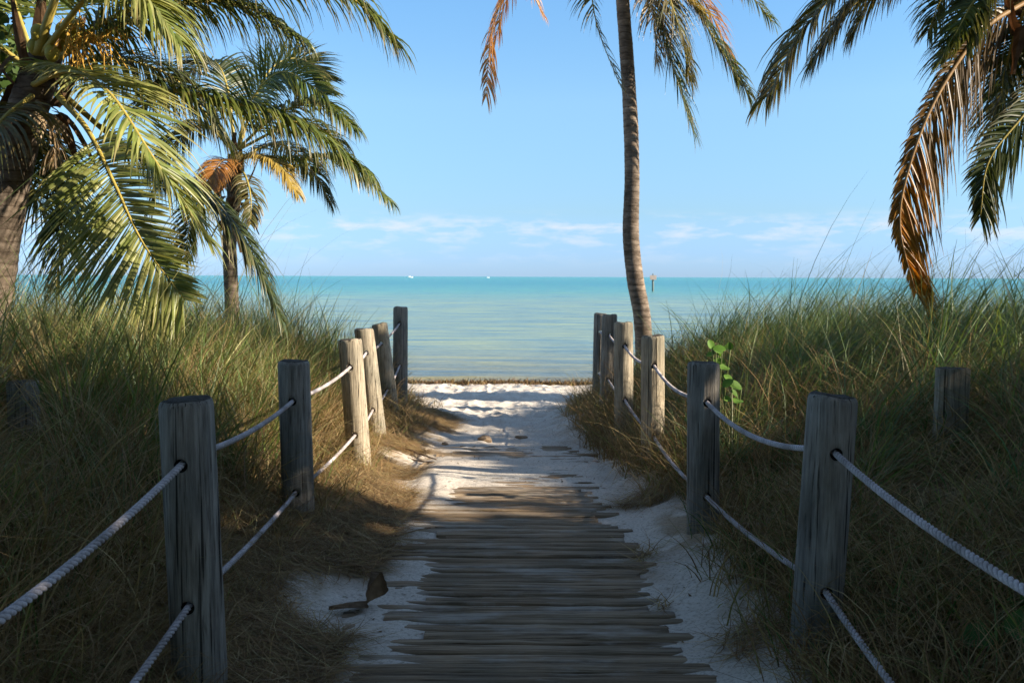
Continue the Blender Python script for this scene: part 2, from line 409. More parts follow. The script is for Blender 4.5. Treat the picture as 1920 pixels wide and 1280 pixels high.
# ---------------------------------------------------------------- blades (grass, straw, litter)
def keep_posts_clear(x, y, z, Ln):
    """grass trodden short in front of the two posts standing in it"""
    r = x / y
    lim_r = np.maximum(0.07, (1.5 - .195 * y) - z)
    lim_l = np.maximum(0.10, (1.5 - .150 * y) - z)
    Ln = np.where((r > .33) & (r <= .395) & (y < 5.2), np.minimum(Ln, np.maximum(.12, (1.5 - .135 * y) - z)), Ln)
    Ln = np.where((r > .40) & (r < .505) & (y > 4.1) & (y < 5.7), np.minimum(Ln, .13), Ln)
    Ln = np.where((r < -.475) & (r > -.57) & (y > 4.3) & (y < 5.8), np.minimum(Ln, .16), Ln)
    Ln = np.where((r > .395) & (r < .515) & (y < 5.35), np.minimum(Ln, lim_r), Ln)
    return np.where((r < -.487) & (r > -.56) & (y < 5.5), np.minimum(Ln, lim_l), Ln)

def blades(base, L_, az, th0, th1, wid, col, k=6, face=None, power=1.3, tipw=0.12, tipcol=None):
    n = len(base)
    t_ = np.linspace(0, 1, k + 1)
    th = th0[:, None] + th1[:, None] * t_[None] ** power
    dl = (L_ / k)[:, None]
    hs = np.concatenate([np.zeros((n, 1)), np.cumsum(np.sin((th[:, 1:] + th[:, :-1]) / 2) * dl, 1)], 1)
    vs_ = np.concatenate([np.zeros((n, 1)), np.cumsum(np.cos((th[:, 1:] + th[:, :-1]) / 2) * dl, 1)], 1)
    P = np.empty((n, k + 1, 3))
    azt = az[:, None] + rng.normal(0, .55, n)[:, None] * t_[None]
    P[..., 0] = base[:, 0:1] + hs * np.cos(azt)
    P[..., 1] = base[:, 1:2] + hs * np.sin(azt)
    P[..., 2] = base[:, 2:3] + vs_
    if face is None: face = rng.uniform(0, math.pi, n)
    s = np.stack([np.cos(face), np.sin(face), np.zeros(n)], -1)
    wt = (1 - t_ ** 1.6) * (1 - tipw) + tipw
    off = s[:, None] * (wid[:, None] * wt[None] * 0.5)[..., None]
    V = np.stack([P - off, P + off], 2).reshape(-1, 3)
    b0 = (np.arange(n) * (k + 1) * 2)[:, None] + (np.arange(k) * 2)[None]
    F = np.stack([b0, b0 + 1, b0 + 3, b0 + 2], -1).reshape(-1, 4)
    C = np.repeat(col[:, None], (k + 1) * 2, 1)
    if tipcol is not None:
        tt = np.repeat(t_, 2)[None, :, None] ** 1.5
        C = C * (1 - tt) + tipcol[:, None] * tt
    return V, F, C.reshape(-1, 3)

def join(parts):
    Vs, Fs, Cs, o = [], [], [], 0
    for V, F, C in parts:
        Vs.append(V); Fs.append(F + o); Cs.append(C); o += len(V)
    return np.concatenate(Vs), np.concatenate(Fs), np.concatenate(Cs)

def in_view(x, y, m=0.6):
    return np.abs(x) < 0.545 * y + m

G1 = np.array([0.055, 0.135, 0.030]); G2 = np.array([0.17, 0.26, 0.055]); G3 = np.array([0.075, 0.17, 0.085])
S1 = np.array([0.33, 0.23, 0.11]); S2 = np.array([0.22, 0.14, 0.075]); S3 = np.array([0.42, 0.33, 0.18])

def pick(n, cols, p):
    i = rng.choice(len(cols), n, p=p)
    c = np.array(cols)[i]
    return c * rng.uniform(0.7, 1.3, (n, 1)) * rng.uniform(0.92, 1.08, (n, 3))

def tufts(nt_, side, y0, y1, x0, x1, per, spread, inner):
    """clump centres on one bank, denser where they show"""
    cx_, cy_ = [], []
    while len(cx_) < nt_:
        y = y0 + (y1 - y0) * random.random(); x = x0 + (x1 - x0) * random.random() ** 1.1
        if x < inner(y) : continue
        if abs(x) > 0.545 * y + 0.9: continue
        if fbm(np.array(x * .9), np.array(y * .9), 7 if side > 0 else 8) < 0.30: continue
        cx_.append(side * x); cy_.append(y)
    cx_ = np.repeat(np.array(cx_), per); cy_ = np.repeat(np.array(cy_), per)
    n = len(cx_)
    tuft_id = np.repeat(np.arange(n // per), per)
    r = spread * np.sqrt(rng.random(n)); a = rng.uniform(0, 2 * math.pi, n)
    x = cx_ + r * np.cos(a); y = cy_ + r * np.sin(a)
    return x, y, a, r / spread, tuft_id

def edge_r(y): return float(np.interp(y, [2.5, 3.5, 4.6, 5.6, 7, 10, 12.5, 14], [1.12, 1.05, 1.0, 1.08, .98, .80, .80, 1.3]))
def edge_l(y): return 1.18 + 0.08 * math.sin(y * 1.7)

# tall green dune grass
def tall_grass(side, nt_, per, name, label):
    inner = (lambda y: edge_r(y) + .22) if side > 0 else (lambda y: edge_l(y) + .42)
    x, y, a, rr, tid = tufts(nt_, side, 2.6, 14.0, 1.3, 7.5, per, 0.11, inner)
    n = len(x)
    nt2 = tid.max() + 1
    ztuft = rng.random(nt2)[tid]; tlean = rng.uniform(-3.14, 3.14, nt2)[tid]; tl2 = rng.random(nt2)[tid]
    Ln = rng.uniform(0.45, 1.0, n) * (0.72 + 0.75 * ztuft ** 1.5)
    Ln *= 0.62 + 0.38 * sstep(3.5, 5.5, y)
    ax = np.abs(x)
    Ln *= 0.62 + 0.38 * sstep(1.5, 2.6, ax)
    if side > 0:
        Ln *= 1.10
        az = rng.normal(0.25, 1.05, n); th0 = rng.uniform(0.0, 0.5, n); th1 = rng.uniform(0.3, 1.5, n)
    else:
        # heights kept lower beside the path, as in the photo
        az = rng.uniform(-3.1, 3.1, n); th0 = rng.uniform(0.0, 0.35, n); th1 = rng.uniform(0.1, 1.2, n)
    outw = rr * 0.35
    az = np.where(rng.random(n) < .55, tlean + rng.normal(0, .5, n), az) if side < 0 else az + np.sin(tlean) * .5
    th1 = th1 * (.5 + 1.1 * tl2)
    th0 = th0 + outw * 0.4
    long_ = rng.random(n) < (0.10 if side > 0 else .04)
    Ln = np.where(long_, Ln * rng.uniform(1.3, 1.75, n), Ln)
    th0 = np.where(long_, th0 * .6, th0)
    if side > 0: az = np.where(long_, rng.normal(0.1, .35, n), az)
    z = base_z(x, y) - 0.02
    dist = y
    Ln = keep_posts_clear(x, y, z, Ln)
    wid = np.where(rng.random(n) < .45, rng.uniform(.008, .015, n), rng.uniform(0.004, 0.008, n)) * np.clip(0.78 + dist * 0.03, 0.8, 1.2)
    wid = np.where(long_, wid * .75, wid)
    th1 = np.where(long_, th1 + .5, th1)
    col = pick(n, [G1, G2, G3, S1, S3], [.42, .24, .30, .03, .01] if side > 0 else [.30, .26, .16, .18, .10])
    tc_ = pick(nt2, [G1, G2, G3, S1, S3], [.44, .20, .32, .03, .01] if side > 0 else [.36, .26, .18, .15, .05])[tid]; col = col * .45 + tc_ * .55 * rng.uniform(.75, 1.25, (n, 1))
    br_ = (rng.random(n) < .55 * (1 - sstep(3.4, 5.4, y)))[:, None]; col = np.where(br_, pick(n, [S1, S2, S3], [.4, .45, .15]), col)
    tip = col * 0.7 + 0.3 * S1
    V, F, C = blades(np.stack([x, y, z], -1), Ln, az, th0, th1, wid, col, 7, tipcol=tip)
    o = link(name, np_mesh(name, V, F, [M_grass], C))
    tag(o, label, 'grass', None, 'stuff')
tall_grass(-1, 1250, 20, 'dune_grass', 'tall green dune grass growing on the left bank under the palms')
tall_grass(1, 1500, 22, 'dune_grass', 'tall green dune grass bent by wind on the right bank')

# dry undergrowth: brown and straw blades, short and tangled
def dry_grass(side, nt_, per, name, label):
    inner = (lambda y: edge_r(y)) if side > 0 else (lambda y: edge_l(y) - .05)
    x, y, a, rr, tid = tufts(nt_, side, 2.4, 13.5, .8, 5.0, per, 0.20, inner)
    n = len(x)
    Ln = rng.uniform(0.2, 0.85, n)
    ax = np.abs(x)
    Ln *= (0.70 if side > 0 else .42) + (.30 if side > 0 else 0.58) * sstep(1.1, 1.9, ax)
    az = rng.normal(0.0 if side > 0 else 0.3, 2.0, n); th0 = rng.uniform(0.1, 1.0, n); th1 = rng.uniform(0.6, 2.0, n)
    nt2 = tid.max() + 1; tl = rng.uniform(-3.14, 3.14, nt2)[tid]; az = np.where(rng.random(n) < .5, tl + rng.normal(0, .5, n), az); Ln = Ln * rng.uniform(.55, 1.35, nt2)[tid]
    z = base_z(x, y) - 0.01
    Ln = keep_posts_clear(x, y, z, Ln)
    wid = rng.uniform(0.003, 0.009, n) * np.clip(0.78 + y * 0.03, 0.8, 1.2)
    col = pick(n, [S1, S2, S3, G2], [.38, .38, .14, .10] if side > 0 else [.40, .30, .22, .08])
    col = col * .5 + .5 * pick(nt2, [S1, S2, S3, G1], [.36, .38, .16, .10])[tid]
    V, F, C = blades(np.stack([x, y, z], -1), Ln, az, th0, th1, wid, col, 6)
    o = link(name, np_mesh(name, V, F, [M_straw], C))
    tag(o, label, 'dry grass', None, 'stuff')
dry_grass(-1, 1900, 32, 'dry_grass', 'dry straw coloured undergrowth along the left posts')
dry_grass(1, 2400, 32, 'dry_grass', 'dry brown undergrowth hanging over the sand by the right posts')

# low clumps crowding the foot of the right fence line
k_ = 260; per_ = 34
cy = np.repeat(rng.uniform(2.7, 9.5, k_), per_); cx = np.repeat(rng.uniform(1.0, 1.75, k_), per_) + np.interp(cy, [2.5, 4.2, 5, 7, 8.2, 9.5], [0, .02, .14, .12, -.1, -.2])
n = len(cx); x = cx + rng.normal(0, .06, n); y = cy + rng.normal(0, .06, n); tl = np.repeat(rng.uniform(-3.1, 3.1, k_), per_)
V, F, C = blades(np.stack([x, y, base_z(x, y) - .01], -1), rng.uniform(.12, .42, n) * np.repeat(rng.uniform(.6, 1.3, k_), per_), tl + rng.normal(0, 1.0, n), rng.uniform(.05, .8, n), rng.uniform(.3, 1.8, n),
                 rng.uniform(.004, .009, n), pick(n, [S1, S2, S3, G1], [.36, .34, .14, .16]), 6)
o = link('dead_grass', np_mesh('dead_grass', V, F, [M_straw], C)); tag(o, 'low brown clumps crowding the foot of the right fence posts', 'dry grass', None, 'stuff')

# long dead blades combed over the slope of the right bank
n = 15000
y = rng.uniform(2.5, 6.5, n); x = y * rng.uniform(.30, .56, n)
ok_ = (x > 1.35) & (fbm(x * 3, y * 3, 66) > .36); x = x[ok_]; y = y[ok_]; n = len(x)
V, F, C = blades(np.stack([x, y, base_z(x, y) - .01], -1), rng.uniform(.25, .7, n), rng.normal(-.6, 1.1, n), rng.uniform(.5, 1.1, n), rng.uniform(.5, 1.3, n),
                 rng.uniform(.004, .008, n), pick(n, [S1, S2, S3, G1], [.3, .4, .1, .2]), 7)
o = link('dead_grass', np_mesh('dead_grass', V, F, [M_straw], C)); tag(o, 'long dead grass drooping over the slope around the flat faced post', 'dry grass', None, 'stuff')

# fallen straws on the bare sand
def litter(side, n, name, label):
    y = rng.uniform(2.6, 12.0, n); x = side * (0.66 + np.abs(rng.normal(0.42, 0.36, n)))
    keep = fbm(x * 2.2, y * 1.6, 77 + side) + (np.abs(x) - 1.0) * 0.35 > (np.where(y < 4.7, .33, .41) if side < 0 else .45)
    x = x[keep]; y = y[keep]; n = len(x)
    Ln = rng.uniform(0.05, 0.34, n); az = rng.uniform(0, 2 * math.pi, n)
    th0 = rng.uniform(1.2, 1.62, n); th1 = rng.uniform(-0.15, 0.35, n)
    zs = ground_z(x, y) + rng.uniform(0.002, 0.03, n)
    # end height follows the slope
    x2 = x + Ln * np.cos(az); y2 = y + Ln * np.sin(az)
    dz = ground_z(x2, y2) - ground_z(x, y)
    th0 = math.pi / 2 - np.arctan2(dz, Ln) - rng.uniform(-0.02, 0.22, n)
    col = pick(n, [S1, S2, S3], [.4, .4, .2])
    face = az + math.pi / 2
    V, F, C = blades(np.stack([x, y, zs], -1), Ln, az, th0, th1, rng.uniform(.003, .006, n), col, 4, face=face)
    o = link(name, np_mesh(name, V, F, [M_straw], C))
    tag(o, label, 'straw litter', None, 'stuff')
litter(-1, 75000, 'straw_litter', 'fallen straw scattered over the sand left of the boardwalk')
litter(1, 34000, 'straw_litter', 'fallen straw scattered over the sand right of the boardwalk')

# dark flakes and crumbs of leaf on the open sand
n = 2600
y = rng.uniform(2.6, 18.5, n) ** 1.0; x = rng.normal(0, .75, n) + .1
V, F, C = blades(np.stack([x, y, ground_z(x, y) + .003], -1), rng.uniform(.006, .04, n), rng.uniform(0, 6.28, n), rng.uniform(1.3, 1.6, n), rng.uniform(-.2, .3, n), rng.uniform(.004, .016, n), pick(n, [S2 * .5, S1 * .7, S2], [.4, .3, .3]), 2)
o = link('leaf_crumbs', np_mesh('leaf_crumbs', V, F, [M_straw], C)); tag(o, 'dark leaf crumbs scattered over the path sand', 'debris', None, 'stuff')

# seaweed along the water's edge
n = 26000
x = rng.uniform(-7, 9, n); y = 19.25 + rng.normal(0, 0.14, n) + 0.9 * (fbm(x * .6, x * 0, 5) - .5) - np.abs(rng.normal(0, .2, n)) * (rng.random(n) < .25)
V, F, C = blades(np.stack([x, y, ground_z(x, y) - .01], -1), rng.uniform(.05, .2, n), rng.uniform(0, 6.28, n), rng.uniform(.2, 1.3, n), rng.uniform(.5, 2, n), rng.uniform(.012, .03, n), pick(n, [S1, S2, S2 * .35], [.22, .28, .50]), 3)
o = link('seaweed', np_mesh('seaweed', V, F, [M_straw], C)); tag(o, 'band of brown seaweed washed up along the waterline', 'seaweed', None, 'stuff')

# ---------------------------------------------------------------- boardwalk
def boardwalk():
    Vs, Fs, o = [], [], 0
    y = 2.2
    k = 0
    nseg, prof = 36, 8
    while y < 9.3:
        w_ = random.choice((.034, .05, .066, .075, .084, .092)) * random.uniform(.92, 1.08)
        xl = -0.68 + random.uniform(-0.09, 0.07) - 0.10 * (y < 3.7); xr = 0.69 + random.uniform(-0.08, 0.09) + (0.16 if y < 3.75 else 0) - 0.12 * float(sstep(4.8, 6.5, y))
        if random.random() < 0.12: xr += random.uniform(.05, .15)
        if random.random() < 0.2: xl += random.uniform(.05, .3)
        sk = random.uniform(-0.006, 0.006); tilt = random.uniform(-0.004, 0.004); h0 = random.uniform(-0.003, 0.004); bow = random.uniform(-.004, .004)
        tt = np.linspace(0, 1, nseg)
        X = xl + (xr - xl) * tt
        zb = np.interp(y, PZY, PZZ) + 0.010 + h0 + tilt * (tt - .5) * 2 + bow * (tt - .5) ** 2 * 4
        wn = (w_ / 2) * (0.98 + 0.10 * vnoise(X * 4 + k * 9.1, X * 0 + k, 3)) * np.minimum(1, 0.93 + np.minimum(tt, 1 - tt) * 14)
        yc = y + sk * (tt - .5) * 2 + 0.002 * (vnoise(X * 3, X * 0 + k, 9) - .5)
        chip = (vnoise(X * 8 + 3 * k, X * 0 + k, 4) - .5) * 0.004
        ang = np.linspace(math.pi, 0, prof)
        py_ = np.sign(np.cos(ang)) * np.abs(np.cos(ang)) ** 0.65
        pz_ = np.sin(ang) ** 0.25
        vv = np.empty((nseg, prof, 3))
        vv[..., 0] = X[:, None]
        vv[..., 1] = yc[:, None] + wn[:, None] * py_[None]
        gro = (vnoise(X[:, None] * 2 + k, np.arange(prof)[None] * 1.7 + k * 5, 8) - .5) * 0.004
        vv[..., 2] = (zb + chip)[:, None] - 0.035 + 0.040 * pz_[None] + gro
        Vs.append(vv.reshape(-1, 3))
        ii = o + np.arange(nseg * prof).reshape(nseg, prof)
        Fs.append(np.stack([ii[:-1, :-1], ii[:-1, 1:], ii[1:, 1:], ii[1:, :-1]], -1).reshape(-1, 4))
        # end caps
        for e_ in (0, nseg - 1):
            r_ = ii[e_]
            cap = [[r_[0], r_[1], r_[6], r_[7]], [r_[1], r_[2], r_[5], r_[6]], [r_[2], r_[3], r_[4], r_[5]]]
            Fs.append(np.array(cap))
        o += nseg * prof
        y += w_ + random.choice((0.0, 0.002, 0.004, 0.009)); k += 1
    me = np_mesh('boardwalk', np.concatenate(Vs), np.concatenate(Fs), [M_plank], None, False)
    ob = link('boardwalk', me)
    tag(ob, 'weathered grey plank boardwalk half buried in white sand between the rope fences', 'boardwalk')
boardwalk()

# ---------------------------------------------------------------- tubes
def frames(P):
    P = [Vector(p) for p in P]; T = []
    for i in range(len(P)):
        T.append((P[min(i + 1, len(P) - 1)] - P[max(i - 1, 0)]).normalized())
    n0 = T[0].orthogonal().normalized(); Ns = [n0]
    for i in range(1, len(P)):
        v = Ns[-1] - T[i] * Ns[-1].dot(T[i]); Ns.append(v.normalized())
    return P, T, Ns

def tube(P, rad, seg=10, lobes=0, lobe_amp=0.0, pitch=0.05, rfun=None, cap=True):
    P, T, Ns = frames(P)
    n = len(P)
    Pa = np.array([p[:] for p in P]); Ta = np.array([p[:] for p in T]); Na = np.array([p[:] for p in Ns]); Ba = np.cross(Ta, Na)
    s = np.concatenate([[0], np.cumsum(np.linalg.norm(np.diff(Pa, axis=0), axis=1))])
    a = np.linspace(0, 2 * math.pi, seg, endpoint=False)
    r = np.broadcast_to(np.asarray(rad, float), (n,))[:, None] * np.ones((1, seg))
    if lobes: r = r * (1 + lobe_amp * np.abs(np.cos((lobes * (a[None] - s[:, None] / pitch * 2 * math.pi / lobes)) / 2)) - lobe_amp * .5)
    if rfun is not None: r = r * rfun(a[None], s[:, None], Pa)
    V = Pa[:, None] + r[..., None] * (np.cos(a)[None, :, None] * Na[:, None] + np.sin(a)[None, :, None] * Ba[:, None])
    ii = np.arange(n * seg).reshape(n, seg); jj = np.roll(ii, -1, axis=1)
    F = np.stack([ii[:-1], jj[:-1], jj[1:], ii[1:]], -1).reshape(-1, 4)
    V = V.reshape(-1, 3)
    if cap:
        V = np.concatenate([V, Pa[:1], Pa[-1:]])
        c0, c1 = n * seg, n * seg + 1
        a0 = np.stack([jj[0], ii[0], np.full(seg, c0), np.full(seg, c0)], -1)
        caps = [[jj[0, k], ii[0, k], c0] for k in range(seg)] + [[ii[-1, k], jj[-1, k], c1] for k in range(seg)]
    else: caps = []
    return V, F, caps

def tube_mesh(name, tubes, mats, smooth=True, midx=None):
    """one mesh out of several tubes (list of (V,F,caps))"""
    me = bpy.data.meshes.new(name); Vs = []; Fs = []; o = 0; mi = []
    for q, (V, F, caps) in enumerate(tubes):
        Vs.append(V); Fs += (F + o).tolist() + [[c + o for c in f] for f in caps]
        mi += [midx[q] if midx else 0] * (len(F) + len(caps)); o += len(V)
    me.from_pydata(np.concatenate(Vs).tolist(), [], Fs)
    for m in mats: me.materials.append(m)
    me.polygons.foreach_set('material_index', mi)
    if smooth: me.polygons.foreach_set('use_smooth', [True] * len(Fs))
    me.update()
    return me

def catmull(pts, n):
    P = [Vector(p) for p in pts]; P = [P[0] * 2 - P[1]] + P + [P[-1] * 2 - P[-2]]
    out = []; m = len(P) - 3
    for i in range(n):
        u = i / (n - 1) * m; k = min(int(u), m - 1); t_ = u - k
        a, b_, c_, d_ = P[k:k + 4]
        out.append(0.5 * ((2 * b_) + (c_ - a) * t_ + (2 * a - 5 * b_ + 4 * c_ - d_) * t_ ** 2 + (-a + 3 * b_ - 3 * c_ + d_) * t_ ** 3))
    return out

# ---------------------------------------------------------------- posts
# (top px, py), (base px, py), depth, upper hole (px,py), lower hole (px,py), radius, label
LEFT = [
 ((348, 742), (376, 1290), 3.24, (338, 866), (352, 1132), .0905, 'large dark grey wooden post nearest the camera left of the boardwalk'),
 ((550, 672), (562, 1022), 5.4, (548, 752), (552, 924), .0905, 'second wooden post of the left row, dark and knotted with two ropes'),
 ((656, 633), (676, 903), 7.2, (669, 687), (674, 815), .090, 'third post of the left row, sunlit, standing in bright sand'),
 ((682, 614), (710, 850), 8.9, (684, 661), (702, 768), .092, 'pale sunlit post leaning left, fourth in the left row'),
 ((711, 605), (737, 800), 10.3, (708, 643), (724, 731), .088, 'brown leaning post, fifth in the left row, half in shade'),
 ((751, 574), (750, 790), 11.7, (749, 605), (749, 683), .090, 'tall dark post ending the left row at the beach'),
]
RIGHT = [
 ((1562, 735), (1522, 1285), 3.45, (1568, 846), (1548, 1104), .0885, 'large grey wooden post nearest the camera right of the boardwalk'),
 ((1319, 675), (1318, 1000), 5.2, (1327, 750), (1333, 930), .089, 'second wooden post of the right row, grey and round topped'),
 ((1224, 626), (1224, 880), 7.3, (1229, 683), (1240, 818), .090, 'third post of the right row with sunlit right side'),
 ((1169, 602), (1170, 840), 9.0, (1171, 646), (1176, 748), .090, 'fourth post of the right row, pale with sun on its right face'),
 ((1143, 588), (1137, 810), 10.8, (1146, 628), (1141, 712), .088, 'dark slim post, fifth in the right row'),
 ((1126, 586), (1122, 760), 12.4, (1130, 622), (1126, 700), .086, 'far dark post ending the right row at the beach'),
]

def cyl_between(a, b_, r, seg=14):
    return tube([a, b_], r, seg)

def make_post(spec, ropes, side, flat=False):
    (tx_, ty_), (bx_, by_), Y, uh, lh, rad, label = spec
    top = at(tx_, ty_ + 5 * 3.2 / Y, Y); bot = at(bx_, by_, Y)
    d = (top - bot); low = bot - d.normalized() * 0.35
    root = empty('fence_post', (bot.x, bot.y, float(ground_z(bot.x, bot.y))), label, 'fence post', 'posts carrying the ropes along both sides of the path')
    n = 46; L_ = (top - low).length; dn = (top - low).normalized()
    ph = random.uniform(0, 10)
    hs = [L_ * i / n for i in range(n)] + [L_ - .020, L_ - .010, L_ - .004, L_]
    P = [low + dn * h for h in hs]
    rr = [rad * (1.015 - 0.03 * h / L_) for h in hs[:-4]] + [rad * .975, rad * .94, rad * .89, rad * .80]
    def rf(a, s, Pa):
        x = np.cos(a) * 3; y = np.sin(a) * 3
        v = 1 + 0.035 * (vnoise(x * .5 + ph, y * .5 + s * .8, 5) - .5) + 0.022 * (vnoise(x * 1.5 + ph, y * 1.5 + s * 1.0, 6) - .5)
        crack = vnoise(x * 4 + y * 0 + ph * 3, y * 4 + s * 0.6, 7)
        v = v - 0.045 * sstep(0.84, 0.88, crack) + 0 * s - 0.012 * np.abs(vnoise(x * 7, y * 7 + s * .3, 9) - .5)
        return v
    T_ = tube(P, rr, 64, rfun=rf)
    me = tube_mesh('timber', [T_], [M_post_shaded if 'grey' in label or 'dark' in label else M_post, M_posttop, M_hole], True)
    tl = Vector((random.uniform(-.09, .09), random.uniform(-.10, .02), 0))
    for v in me.vertices:
        h = (v.co - low).dot(dn); f_ = float(sstep(L_ - .10, L_, h))
        if f_ > 0:
            rv = v.co - (low + dn * h)
            v.co += dn * f_ * (rv.dot(tl) + .012 * (float(vnoise(np.array(rv.x * 22 + ph), np.array(rv.y * 22), 4)) - .5))
    # dark end grain on the cut top
    for p in me.polygons:
        c = p.center
        if p.normal.dot(dn) > .80: p.material_index = 1
    ob = link('timber', me)
    # bore the rope holes
    cuts = []
    for (q, dirv) in ropes:
        cm = tube_mesh('cut', [cyl_between(q - dirv * .3, q + dirv * .3, 0.0225, 20)], [M_hole], True)
        for p in cm.polygons: p.material_index = 0
        co = bpy.data.objects.new('cut', cm); COL.objects.link(co); cuts.append(co)
        md = ob.modifiers.new('b', 'BOOLEAN'); md.operation = 'DIFFERENCE'; md.solver = 'EXACT'; md.object = co
        md.material_mode = 'TRANSFER'
    if cuts:
        dg = bpy.context.evaluated_depsgraph_get()
        nm = bpy.data.meshes.new_from_object(ob.evaluated_get(dg))
        ob.modifiers.clear(); ob.data = nm; nm.name = 'timber'
        for c_ in cuts: bpy.data.objects.remove(c_)
    ob.parent = root; ob.matrix_parent_inverse = Matrix.Translation(-Vector(root.location))
    return root

def build_side(specs, side, near_u, near_l, ulab, llab):
    """ropes run through the post centres; holes are bored along them"""
    ups, los = [], []
    for (tp, bp, Y, uh, lh, rad, lab) in specs:
        top = at(*tp, Y); bot = at(*bp, Y)
        def on_axis(hole):
            # hole is seen on the front face: take its height there, then put the point on the axis
            q = at(hole[0], hole[1], Y - rad * 0.9)
            f = (q.z - bot.z) / (top.z - bot.z)
            return bot + (top - bot) * f
        ups.append(on_axis(uh)); los.append(on_axis(lh))
    res = []
    for pts, nearp in ((ups, near_u), (los, near_l)):
        res.append([nearp] + pts)
    curves = []
    for q, pts in enumerate(res):
        P = []
        for i in range(len(pts) - 1):
            a, b_ = pts[i], pts[i + 1]
            ln = (b_ - a).length
            sag = SAG[side][q][i]
            m = max(8, int(ln / (0.0028 if i < 2 else 0.005)))
            for k in range(m):
                u = k / m
                p = a.lerp(b_, u); p.z -= 4 * sag * u * (1 - u); P.append(p)
        P.append(pts[-1])
        curves.append(P)
        dirs = []
        for i in range(1, len(pts)):
            near = pts[i - 1].copy(); ln = (pts[i] - near).length
            # slope of the sagging rope as it comes in to the post from the camera side
            dv = (pts[i] - pts[i - 1]); dv.z += 4 * SAG[side][q][i - 1]; dirs.append(dv.normalized())
        seg = 21
        V, F, caps = tube(P, 0.0098, seg, lobes=3, lobe_amp=0.46, pitch=0.024)
        me = tube_mesh('rope', [(V, F, caps)], [M_rope], True)
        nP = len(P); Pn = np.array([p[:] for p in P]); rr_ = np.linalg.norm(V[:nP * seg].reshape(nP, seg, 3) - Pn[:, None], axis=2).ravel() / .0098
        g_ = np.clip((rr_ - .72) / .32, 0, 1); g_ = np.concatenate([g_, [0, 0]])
        ca = me.color_attributes.new('tone', 'FLOAT_COLOR', 'POINT'); cc_ = np.ones((len(V), 4), np.float32); cc_[:, :3] = (.28 + .72 * g_)[:, None]  # groove grime that also puts the shading between strands into the colour
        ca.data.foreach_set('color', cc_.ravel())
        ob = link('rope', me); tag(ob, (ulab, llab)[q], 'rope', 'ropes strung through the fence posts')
        if q == 0: du = dirs
        else: dl = dirs
    for i, sp_ in enumerate(specs):
        make_post(sp_, [(ups[i], du[i]), (los[i], dl[i])], side)

SAG = {-1: ([.05, .035, .03, .02, .02, .02], [.03, .02, .02, .02, .02, .02]),
       1: ([.05, .085, .07, .06, .04, .03], [.05, .03, .04, .03, .02, .02])}
nlu = at(0, 1112, 2.02); nll = at(228, 1290, 2.55)
lup0 = Vector((-1.02, 1.25, 0.90)); rup0 = Vector((1.10, 1.35, 0.84))
build_side(LEFT, -1, Vector((-1.04, 1.1, 0.80)), Vector((-1.04, 1.1, 0.27)),
           'upper pale twisted rope through the posts on the left of the path', 'lower pale twisted rope through the posts on the left of the path')
build_side(RIGHT, 1, Vector((1.10, 1.35, 0.86)), Vector((1.10, 1.5, 0.30)),
           'upper pale twisted rope through the posts on the right of the path', 'lower pale twisted rope through the posts on the right of the path')

# the two posts set back in the grass, one flat faced
def back_post(tp, bp, Y, w_, label, square):
    top = at(*tp, Y); bot = at(*bp, Y)
    root = empty('back_post', (bot.x, bot.y, float(ground_z(bot.x, bot.y))), label, 'fence post')
    low = Vector((bot.x, bot.y, bot.z - .5)) - (top - bot).normalized() * .0
    bm = bmesh.new()
    n = 14
    # half-round timber: round back, flat cut face towards the path
    prof = [(math.cos(a) * w_ / 2, math.sin(a) * w_ / 2 * .95) for a in np.linspace(-0.35, math.pi + .35, 22)] if square else [(math.cos(a) * w_ / 2, math.sin(a) * w_ / 2) for a in np.linspace(0, 2 * math.pi, 28, endpoint=False)]
    rings = []
    for i in range(n + 1):
        c = low.lerp(top, i / n); ring = []
        for (x, y) in prof:
            j = 1 + .03 * (vnoise(np.array(x * 40 + 5), np.array(i * .3 + y * 30), 3) - .5)
            ring.append(bm.verts.new((c.x + x * j, c.y + y * j, c.z)))
        rings.append(ring)
    m = len(prof)
    for a, b_ in zip(rings[:-1], rings[1:]):
        for k in range(m): bm.faces.new((a[k], a[(k + 1) % m], b_[(k + 1) % m], b_[k]))
    tf = bm.faces.new(rings[-1]); tf.material_index = 1
    res = bmesh.ops.bevel(bm, geom=[e for e in tf.edges], offset=0.006, segments=2, affect='EDGES')
    me = bpy.data.meshes.new('timber'); bm.normal_update(); bm.to_mesh(me); bm.free()
    me.materials.append(M_post if square else M_post_shaded); me.materials.append(M_posttop)
    link('timber', me, root)
back_post((1787, 690), (1776, 880), 5.2, .178, 'flat faced grey post standing in the grass behind the right rope fence', True)
back_post((42, 714), (52, 860), 5.4, .168, 'grey post half hidden in grass at the left edge', False)

# ---------------------------------------------------------------- palms
LG = dict(
 green=(np.array([0.065, 0.10, 0.016]), np.array([0.14, 0.16, 0.028])),
 bright=(np.array([0.15, 0.20, 0.045]), np.array([0.34, 0.34, 0.12])),
 dark=(np.array([0.045, 0.07, 0.018]), np.array([0.085, 0.10, 0.025])),
 olive=(np.array([0.09, 0.10, 0.025]), np.array([0.16, 0.12, 0.04])),
 brown=(np.array([0.34, 0.15, 0.04]), np.array([0.50, 0.24, 0.06])),
 dead=(np.array([0.28, 0.20, 0.12]), np.array([0.36, 0.27, 0.17])),
 orange=(np.array([0.11, 0.065, 0.018]), np.array([0.60, 0.26, 0.02])),
 yellow=(np.array([0.30, 0.22, 0.05]), np.array([0.42, 0.30, 0.07])))

